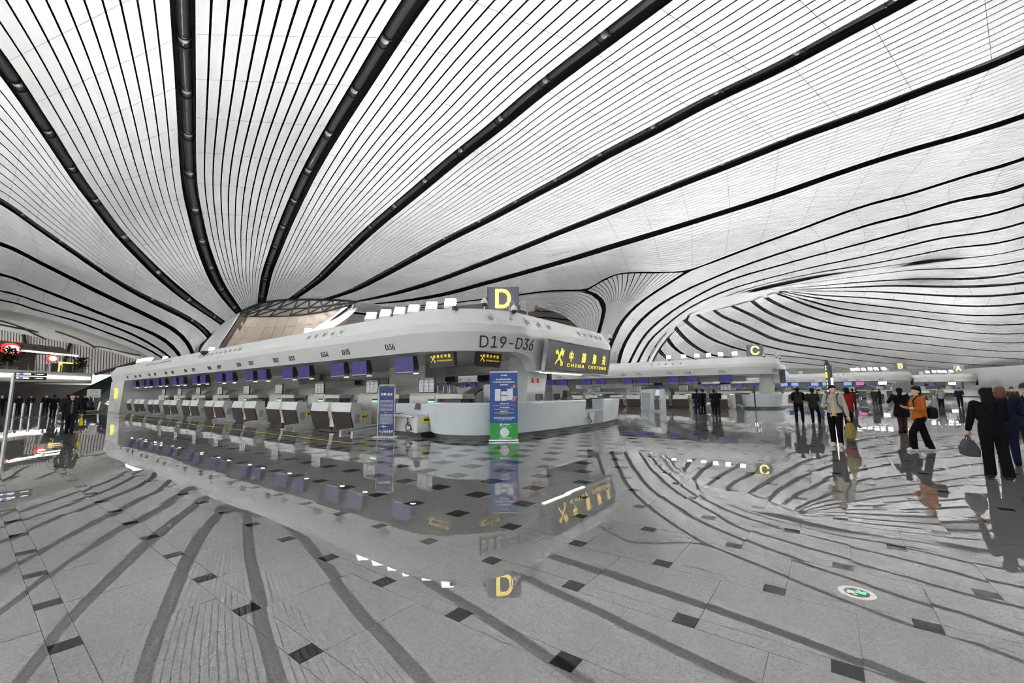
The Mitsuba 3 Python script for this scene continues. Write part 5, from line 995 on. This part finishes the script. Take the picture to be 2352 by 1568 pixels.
person('young man in beige jacket and cream jumper holding a phone and an olive shopping bag', (15.38, -.12), to_cam(15.4, -.1) - 14, 1.74, ((.10, .10, .05), (.10, -.06, .02)), (((-.02, .07, -.28), (.03, .13, -.53)), ((.04, -.08, -.28), (.24, .03, -.25))), (.40, .38, .33), BLK, (.68, .66, .62), inner=(.58, .44, .28), coat_len=.82, head_turn=32, backpack=((.05, .055, .06), 'dark grey backpack on the shoulders of the man in the beige jacket'), phone='man in the beige jacket', bag=(0, (.23, .17, .055), .40, .40, .06, 'olive brown shopping bag hanging from the hand of the man in beige', 'bag'), slim=.92)
person('woman in orange padded jacket with fur collar and black trousers, walking', (15.46, -1.9), to_cam(15.5, -1.9) - 62, 1.67, ((.06, .24, .12), (.06, -.20, .0)), (((.02, .05, -.28), (.19, .01, -.27)), ((.02, -.05, -.28), (.19, .01, -.25))), (.36, .10, .025), BLK, (.66, .64, .6), hood=(.22, .16, .085), style='bun', hair='m_hair', coat_len=.80, slim=1.0, tflare=.03, head_turn=22, backpack=((.008, .009, .01), 'black bag on the back of the woman in orange', .62))
person('dark-haired woman in black coat seen from behind, nearest to the viewer', (11.5, -2.36), 6, 1.62, ((.10, .02, .0), (.10, -.12, .03)), (((.02, .07, -.28), (.10, .10, -.51)), ((.06, -.04, -.28), (.26, .06, -.30))), BLK, BLK, (.02, .02, .02), style='long', coat_len=.78, slim=1.0, tflare=.025, lean=.12, bag=(0, (.05, .05, .055), .34, .30, .08, 'dark grey handbag hanging from the arm of the nearest black-coated woman', 'handbag'))
person('person with reddish hair in dark navy coat beside the nearest black-coated woman', (13.6, -2.98), -4, 1.65, ((.10, .06, .0), (.10, -.08, .03)), (DOWN, HOLDR), NAVY, NAVY, BLK, hair='m_hair_red', style='bob', coat_len=.70, slim=1.15, head_turn=-20)
person('man in flat dark cap and dark jacket at the right edge of the picture', (15.1, -3.72), 150, 1.70, ((.10, .05, .0), (.10, -.05, .0)), (HOLD, HOLDR), (.012, .0125, .015), NAVY, BLK, cap=(.03, .03, .033), hair='m_hair_grey', coat_len=.76, slim=1.2, head_turn=-15)
person('man in black jacket with black backpack seen from behind, left of the man in olive', (25.62, 1.22), 8, 1.74, ((.13, .0, .0), (.13, .02, .0)), (HOLD, HOLDR), BLK, BLK, BLK, coat_len=.80, slim=1.05, backpack=((.016, .016, .018), 'black backpack on the man left of the one in olive'))
person('person in dark olive coat and black cap seen from behind, leaning on one leg', (25.6, .62), 4, 1.68, ((.06, .0, .0), (.22, .0, .0)), (HOLD, HOLDR), (.014, .016, .011), BLK, BLK, coat_len=.72, slim=1.05, cap=BLK)
person('woman in knee-length black coat and thin leggings seen from behind, left of the orange jacket', (21.2, -2.14), 15, 1.66, ((.07, .0, .0), (.07, .04, .0)), (((.06, .14, -.22), (.20, .02, -.16)), ((.0, -.16, -.24), (.02, -.22, -.46))), BLK, (.03, .015, .015), BLK, style='bun', coat_len=.62, slim=1.1, flare=.07)
person('person in dark red jacket half hidden behind the man in beige', (22.2, -.62), 30, 1.70, ((.09, .0, .0), (.09, .08, .0)), (HOLD, HOLDR), (.16, .012, .010), BLK, BLK, style='bob', coat_len=.7, slim=1.1)
person('woman in grey blue jacket standing behind the person in olive', (29.6, .42), 195, 1.64, coat=(.12, .14, .17), trousers=(.06, .065, .08), style='long', coat_len=.72, detail=0)
person('person in black with both arms raised to the head, right of the man in beige', (44.0, -1.62), 20, 1.68, ((.13, .0, .0), (.13, .0, .0)), (((.05, .20, .02), (.08, .06, .20)), ((.05, -.20, .02), (.08, -.06, .20))), BLK, BLK, BLK, coat_len=.85, detail=0)
person('small distant person in dark jacket near the queue at island B', (50.5, -3.4), 200, 1.66, detail=0)
for i, (x, y, a, c, lab) in enumerate(((30.7, 7.22, 20, NAVY, 'man in dark navy jacket standing before the desks of island C, left of a pair'), (31.4, 7.0, 60, BLK, 'person in black cap half hidden behind the man in navy at island C'), (30.75, 5.98, 30, BLK, 'fair-haired person in black coat standing before the desks of island C'), (31.5, 6.3, 10, DK, 'dark-haired person hidden behind the fair-haired one at island C'))):
    person(lab, (x, y), a, 1.72 if i % 2 == 0 else 1.70, ((.11, .02, 0), (.11, -.03, 0)), (HOLD, HOLDR), c, c, BLK, hair='m_hair_grey' if i == 2 else 'm_hair', coat_len=.74, slim=1.12, detail=0, cap=BLK if i == 1 else None)
for i, (u, y, a, c, lab) in enumerate(((57.0, -8.6, 190, BLK, 'distant person in black coat left of the group by the suitcase'), (52.0, -7.9, 180, (.30, .30, .30), 'distant person in pale jacket at the left of the far group'), (54.0, -9.4, 170, NAVY, 'distant person in dark blue jacket bending beside the far group'), (38.4, -8.05, 10, BLK, 'distant person in long black coat seen from behind, in the middle of the far pair'), (38.6, -8.95, 185, (.035, .028, .022), 'distant woman in dark coat with fur collar facing the viewer'), (42.0, -11.0, 20, BLK, 'distant person in black behind the blue suitcase'), (62.0, -4.6, 60, DK, 'distant person in dark coat at the counters of island B'))):
    person(lab, (u, y), a, 1.68, ((.10, .03, 0), (.10, -.03, 0)), (HOLD, DOWNR), c, BLK, BLK, style=('short', 'long')[i % 2], coat_len=.6 if i in (3, 4) else .76, slim=1.12, detail=0, hood=(.2, .15, .09) if i == 4 else None)
q = thing('suitcase', 'blue suitcase standing among the far group at the right', 'suitcase'); part(q, 'shell', cube(38.2, 38.5, -9.95, -9.45, .06, .85, .04), cloth((.03, .04, .16))); part(q, 'handle', tube([(38.35, -9.85, .84), (38.35, -9.85, 1.1), (38.35, -9.55, 1.1), (38.35, -9.55, .84)], .015, 6), 'm_steel'); part(q, 'red_bag', cube(38.2, 38.5, -9.9, -9.5, .86, 1.12, .06), cloth((.25, .03, .03)), label='red bag on top')
# left side
person('man in open dark jacket and grey checked shirt walking towards the viewer on the left', (2.97, 26.3), -92, 1.70, ((.06, .16, .08), (.06, -.14, .02)), (DOWN, ((.02, -.08, -.28), (.16, -.10, -.46))), (.012, .012, .010), DK, BLK, inner=(.10, .12, .14), coat_len=.78, slim=1.2, bag=(0, (.75, .62, .02), .24, .32, .04, 'yellow paper bag hanging from the hand of the man on the left', 'bag'))
for i, (x, y, a, c, lab) in enumerate(((2.2, 57.0, -80, BLK, 'person in black coat behind the sign post at the left edge'), (3.3, 60, -60, NAVY, 'person in dark navy coat, second in the dark crowd at the left'), (4.1, 60.5, -120, DK, 'person in dark coat, third in the dark crowd at the left'), (4.9, 58.5, -100, BLK, 'person in black coat, fourth in the dark crowd at the left'), (4.6, 43.0, 100, NAVY, 'person in dark navy coat seen from behind, left of the man with the checked shirt'), (4.2, 45.5, 80, BLK, 'person in black bending forward left of the navy coat'), (6.3, 53.0, -100, NAVY, 'person in dark navy coat just right of the navy-coated one'), (6.9, 54.5, -60, DK, 'person in dark coat right of the man with the checked shirt'), (1.2, 60, -70, (.35, .03, .02), 'person in bright red coat at the left edge'))):
    person(lab, (x, y), a, 1.70, ((.10, .05, 0), (.10, -.05, 0)), (HOLD, DOWNR), c, BLK, BLK, hair='m_hair_grey' if i in (0, 3) else 'm_hair', coat_len=.70, slim=1.15, detail=0)
person('person in dark blue sitting bent over a luggage trolley beside the far leg', (8.0, 58.6), 190, 1.5, coat=(.02, .025, .06), detail=0, lean=.35, coat_len=.75)
q = thing('luggage_trolley', 'steel luggage trolley with a dark bag beside the far leg of island D', 'trolley'); part(q, 'frame', cat([cyl((7.0, 57.6, .15), (8.3, 57.2, .15), .04, 8), cyl((7.0, 58.1, .15), (8.3, 57.7, .15), .04, 8), cyl((8.3, 57.2, .15), (8.4, 57.2, 1.05), .04, 8), cyl((8.3, 57.7, .15), (8.4, 57.7, 1.05), .04, 8), cyl((8.4, 57.2, 1.05), (8.4, 57.7, 1.05), .04, 8)]), 'm_steel'); [part(q, 'wheel', cyl((x, y - .03, .09), (x, y + .03, .09), .09, 10), 'm_black') for x, y in ((7.1, 57.6), (7.1, 58.1), (8.2, 57.3), (8.2, 57.75))]; part(q, 'deck', cube(7.1, 8.25, 57.4, 57.95, .17, .2), 'm_grey')
q = thing('travel_bag', 'dark travel bag lying on the luggage trolley', 'bag'); part(q, 'body', cube(7.3, 8.1, 57.42, 57.92, .2, .55, .08), cloth(DK)); part(q, 'handle', tube([(7.5, 57.67, .54), (7.6, 57.67, .64), (7.8, 57.67, .64), (7.9, 57.67, .54)], .02, 6), cloth(BLK))
for i, (f_, off) in enumerate(((.60, .9), (.68, .9), (.76, 4.4), (.84, .9), (.88, 4.4), (.94, .9), (.99, 4.4))):
    p = mz(9.5 + 19 * f_, -9 + off, 0); person(f'dark-clothed person riding up the escalator, {("first", "second", "third", "fourth", "fifth", "sixth", "seventh")[i]} from the bottom', (p[0], p[1]), math.degrees(math.atan2(ME[1], ME[0])), 1.7, coat=(BLK, NAVY, DK)[i % 3], detail=0, coat_len=.7, lift=8.4 * f_ + .03, slim=1.1)
person('airline clerk in a teal blouse behind the desks of island C', (43.72, 22.9), 180, 1.62, coat=(.10, .36, .40), trousers=NAVY, detail=0, coat_len=.85)
# ------------------------------------------------------------------ loose things on the floor
plain('m_kiosk', (.50, .54, .58), .3, metal=.2)
for i, (x, y, a, lab) in enumerate(((34.35, 11.0, -14, 'silver self-service kiosk with a lit screen, standing in front of island C'), (35.1, 12.2, 165, 'plain back of a silver self-service kiosk standing beside the lit one'))):
    q = thing('self_service_kiosk', lab, 'kiosk'); xf = T().translate([x, y, 0]).rotate([0, 0, 1], a).scale([.8, .74, 1])
    pr = Polygon([(-.42, 0), (.30, 0), (.30, 1.5), (.12, 1.78), (-.05, 1.80), (-.26, 1.25), (-.42, .95)])
    part(q, 'body', pl(prism(pr, 1.05, frame((0, .525, 0), (1, 0, 0), (0, 0, 1), (0, -1, 0))), 'm_kiosk'), xf=xf); part(q, 'side_cheek', pl(cat([prism(affinity.scale(pr, 1.06, 1.0, origin=(0, 0)), .12, frame((0, yy, 0), (1, 0, 0), (0, 0, 1), (0, -1, 0))) for yy in (.65, -.525)]), 'm_counter'), xf=xf)
    part(q, 'front_panel', pl(hull([(-.43, -.28, .15), (-.43, .28, .15), (-.43, -.28, .93), (-.43, .28, .93), (-.28, -.28, 1.24), (-.28, .28, 1.24), (-.2, .28, .2), (-.2, -.28, .2), (-.2, -.28, 1.2), (-.2, .28, 1.2)]), 'm_darkgrey'), xf=xf)
    k = part(q, 'screen', pl(hull([(-.265, -.25, 1.27), (-.265, .25, 1.27), (-.10, -.25, 1.72), (-.10, .25, 1.72), (-.09, -.25, 1.69), (-.25, .25, 1.27)]), 'm_black'), xf=xf)
    if i == 0: scene[k]['emitter'] = emissive((.55, .65, .85), .9)
q = thing('wayfinding_totem', 'tall dark wayfinding totem with a lit white edge behind the man in the beige jacket', 'sign'); F = frame((30.2, -.14, 0), (-.7, -.714, 0), UZ, (-.714, .7, 0)); F[:3, 0] *= .62; F[:3, 2] *= .62
part(q, 'panel', placed(cube(-.24, .24, 0, 3.05, -.15, .15, .02), F), 'm_darkgrey'); part(q, 'tip', placed(hull([(-.24, 3.05, -.15), (.02, 3.05, -.15), (-.24, 3.05, .15), (.02, 3.05, .15), (-.12, 3.35, 0), (-.06, 3.35, 0)]), F), 'm_black')
k = part(q, 'lit_edge', placed(cube(.245, .29, .3, 2.3, -.1, .1), F), 'm_white'); scene[k]['emitter'] = emissive((1, 1, 1), 2.)
k = part(q, 'yellow_field', placed(cube(-.2, .02, 2.3, 2.65, .151, .16), F), 'm_yellow'); scene[k]['emitter'] = emissive((1, .7, .05), .8)
k = part(q, 'pictogram', placed(cat([cube(-.14, -.04, z, z + .12, .151, .162) for z in (1.3, 1.5, 1.7, 1.9, 2.08, 2.75, 2.9)]), F), 'm_white'); scene[k]['emitter'] = emissive((1, 1, 1), 1.)
q = thing('queue_post', 'thin black belt barrier post standing before the end counter of island C', 'post'); part(q, 'post', cyl((41.3, 5.04, .03), (41.3, 5.04, 1.95), .045, 10), 'm_black'); part(q, 'base', lathe([(0, 0), (.55, 0), (.5, .03), (.06, .06), (0, .06)], 18, (41.3, 5.04, 0)), 'm_black')
# round light set into the floor
q = thing('floor_light', 'round floor marker with a white arrow and a glowing green arrow', 'floor sign'); o = (4.492, -0.059)
part(q, 'rim', lathe([(.083, .0005), (.083, .003), (.122, .003), (.125, .0005)], 40, (o[0], o[1], 0)), 'm_panel'); part(q, 'glass', cyl((o[0], o[1], .0005), (o[0], o[1], .0025), .084, 40), 'm_black')
ARW = affinity.scale(Polygon([(-.022, -.075), (.022, -.075), (.022, .01), (.06, -.022), (.068, .018), (0, .085), (-.068, .018), (-.06, -.022), (-.022, .01)]), .55, .55, origin=(0, 0))
ex = np.array([FWD[1], -FWD[0], 0]); ex /= np.linalg.norm(ex); ey = np.array([-ex[1], ex[0], 0])
part(q, 'white_arrow', prism(ARW, .002, frame(np.array([*o, .0026]) - ex * .036, ex, ey, UZ)), 'm_white', label='white arrow'); k = part(q, 'green_arrow', prism(ARW, .002, frame(np.array([*o, .0026]) + ex * .034, -ex, -ey, UZ)), 'm_green', label='glowing green arrow'); scene[k]['emitter'] = emissive((.10, .85, .28), 1.2)
# sign post at the left edge
q = thing('direction_sign', 'grey post carrying a black direction sign with white and blue lines at the left edge', 'sign')
part(q, 'post', cyl((1.28, 27.5, 0), (1.28, 27.5, 2.55), .06, 12), 'm_steel'); F = frame((1.28, 27.5, 2.33), (.98, .2, 0), UZ, (.2, -.98, 0))
F[:3, 0] *= .46; F[:3, 1] *= .36
for j, z in enumerate((0, .50)):
    part(q, 'board', placed(cube(.05, 2.1, z, z + .36, -.08, .06, .01), F), 'm_black'); k = part(q, 'print', placed(cat([cube(.12, .3, z + .1, z + .27, .062, .07), cube(.55, .95 + .1 * j, z + .09, z + .28, .062, .07), cube(1.4, 1.85, z + .12, z + .24, .062, .07)]), F), 'm_white'); scene[k]['emitter'] = emissive((.9, .95, 1.), 1.)
    k = part(q, 'blue_print', placed(cat([cube(.32, .52, z + .1, z + .27, .062, .07), cube(1.28, 1.34, z + .1, z + .27, .062, .07)]), F), 'm_blue'); scene[k]['emitter'] = emissive((.15, .3, .9), 1.)
for i, (x, y) in enumerate(((2.63, 50.9), (3.03, 50.2), (3.4, 49.7), (3.9, 49.4), (4.5, 50.6), (5.0, 51.5))):
    q = thing('barrier_post', f'steel queue barrier post at the left, {ORD[i]} from the left', 'post'); part(q, 'post', cyl((x, y, .02), (x, y, 1.1), .07, 10), 'm_steel'); part(q, 'base', cyl((x, y, 0), (x, y, .03), .25, 14), 'm_darkgrey')
q = thing('notice_stand', 'white notice board on a thin stand beside the far leg of island D', 'notice board'); part(q, 'sheet', placed(cube(-.55, .55, 1.4, 2.3, -.03, .03), frame((8.3, 60.5, 0), (.95, .3, 0), UZ, (.3, -.95, 0))), 'm_printwhite'); part(q, 'print', placed(cat([cube(-.35, .35, z, z + .04, .03, .04) for z in (1.55, 1.7, 1.95, 2.1)]), frame((8.3, 60.5, 0), (.95, .3, 0), UZ, (.3, -.95, 0))), 'm_grey'); part(q, 'stand', cyl((8.3, 60.5, 0), (8.3, 60.5, 1.45), .05, 8), 'm_steel')
q = thing('blackboard_easel', 'grey board on a two-legged easel beside island B', 'notice board'); part(q, 'board', cube(74.0, 74.1, -8.6, -6.9, 1.2, 2.5), 'm_dkpanel'); part(q, 'leg', cat([cube(74.1, 74.2, a, a + .12, 0, 1.3) for a in (-8.3, -7.4)]), 'm_black')
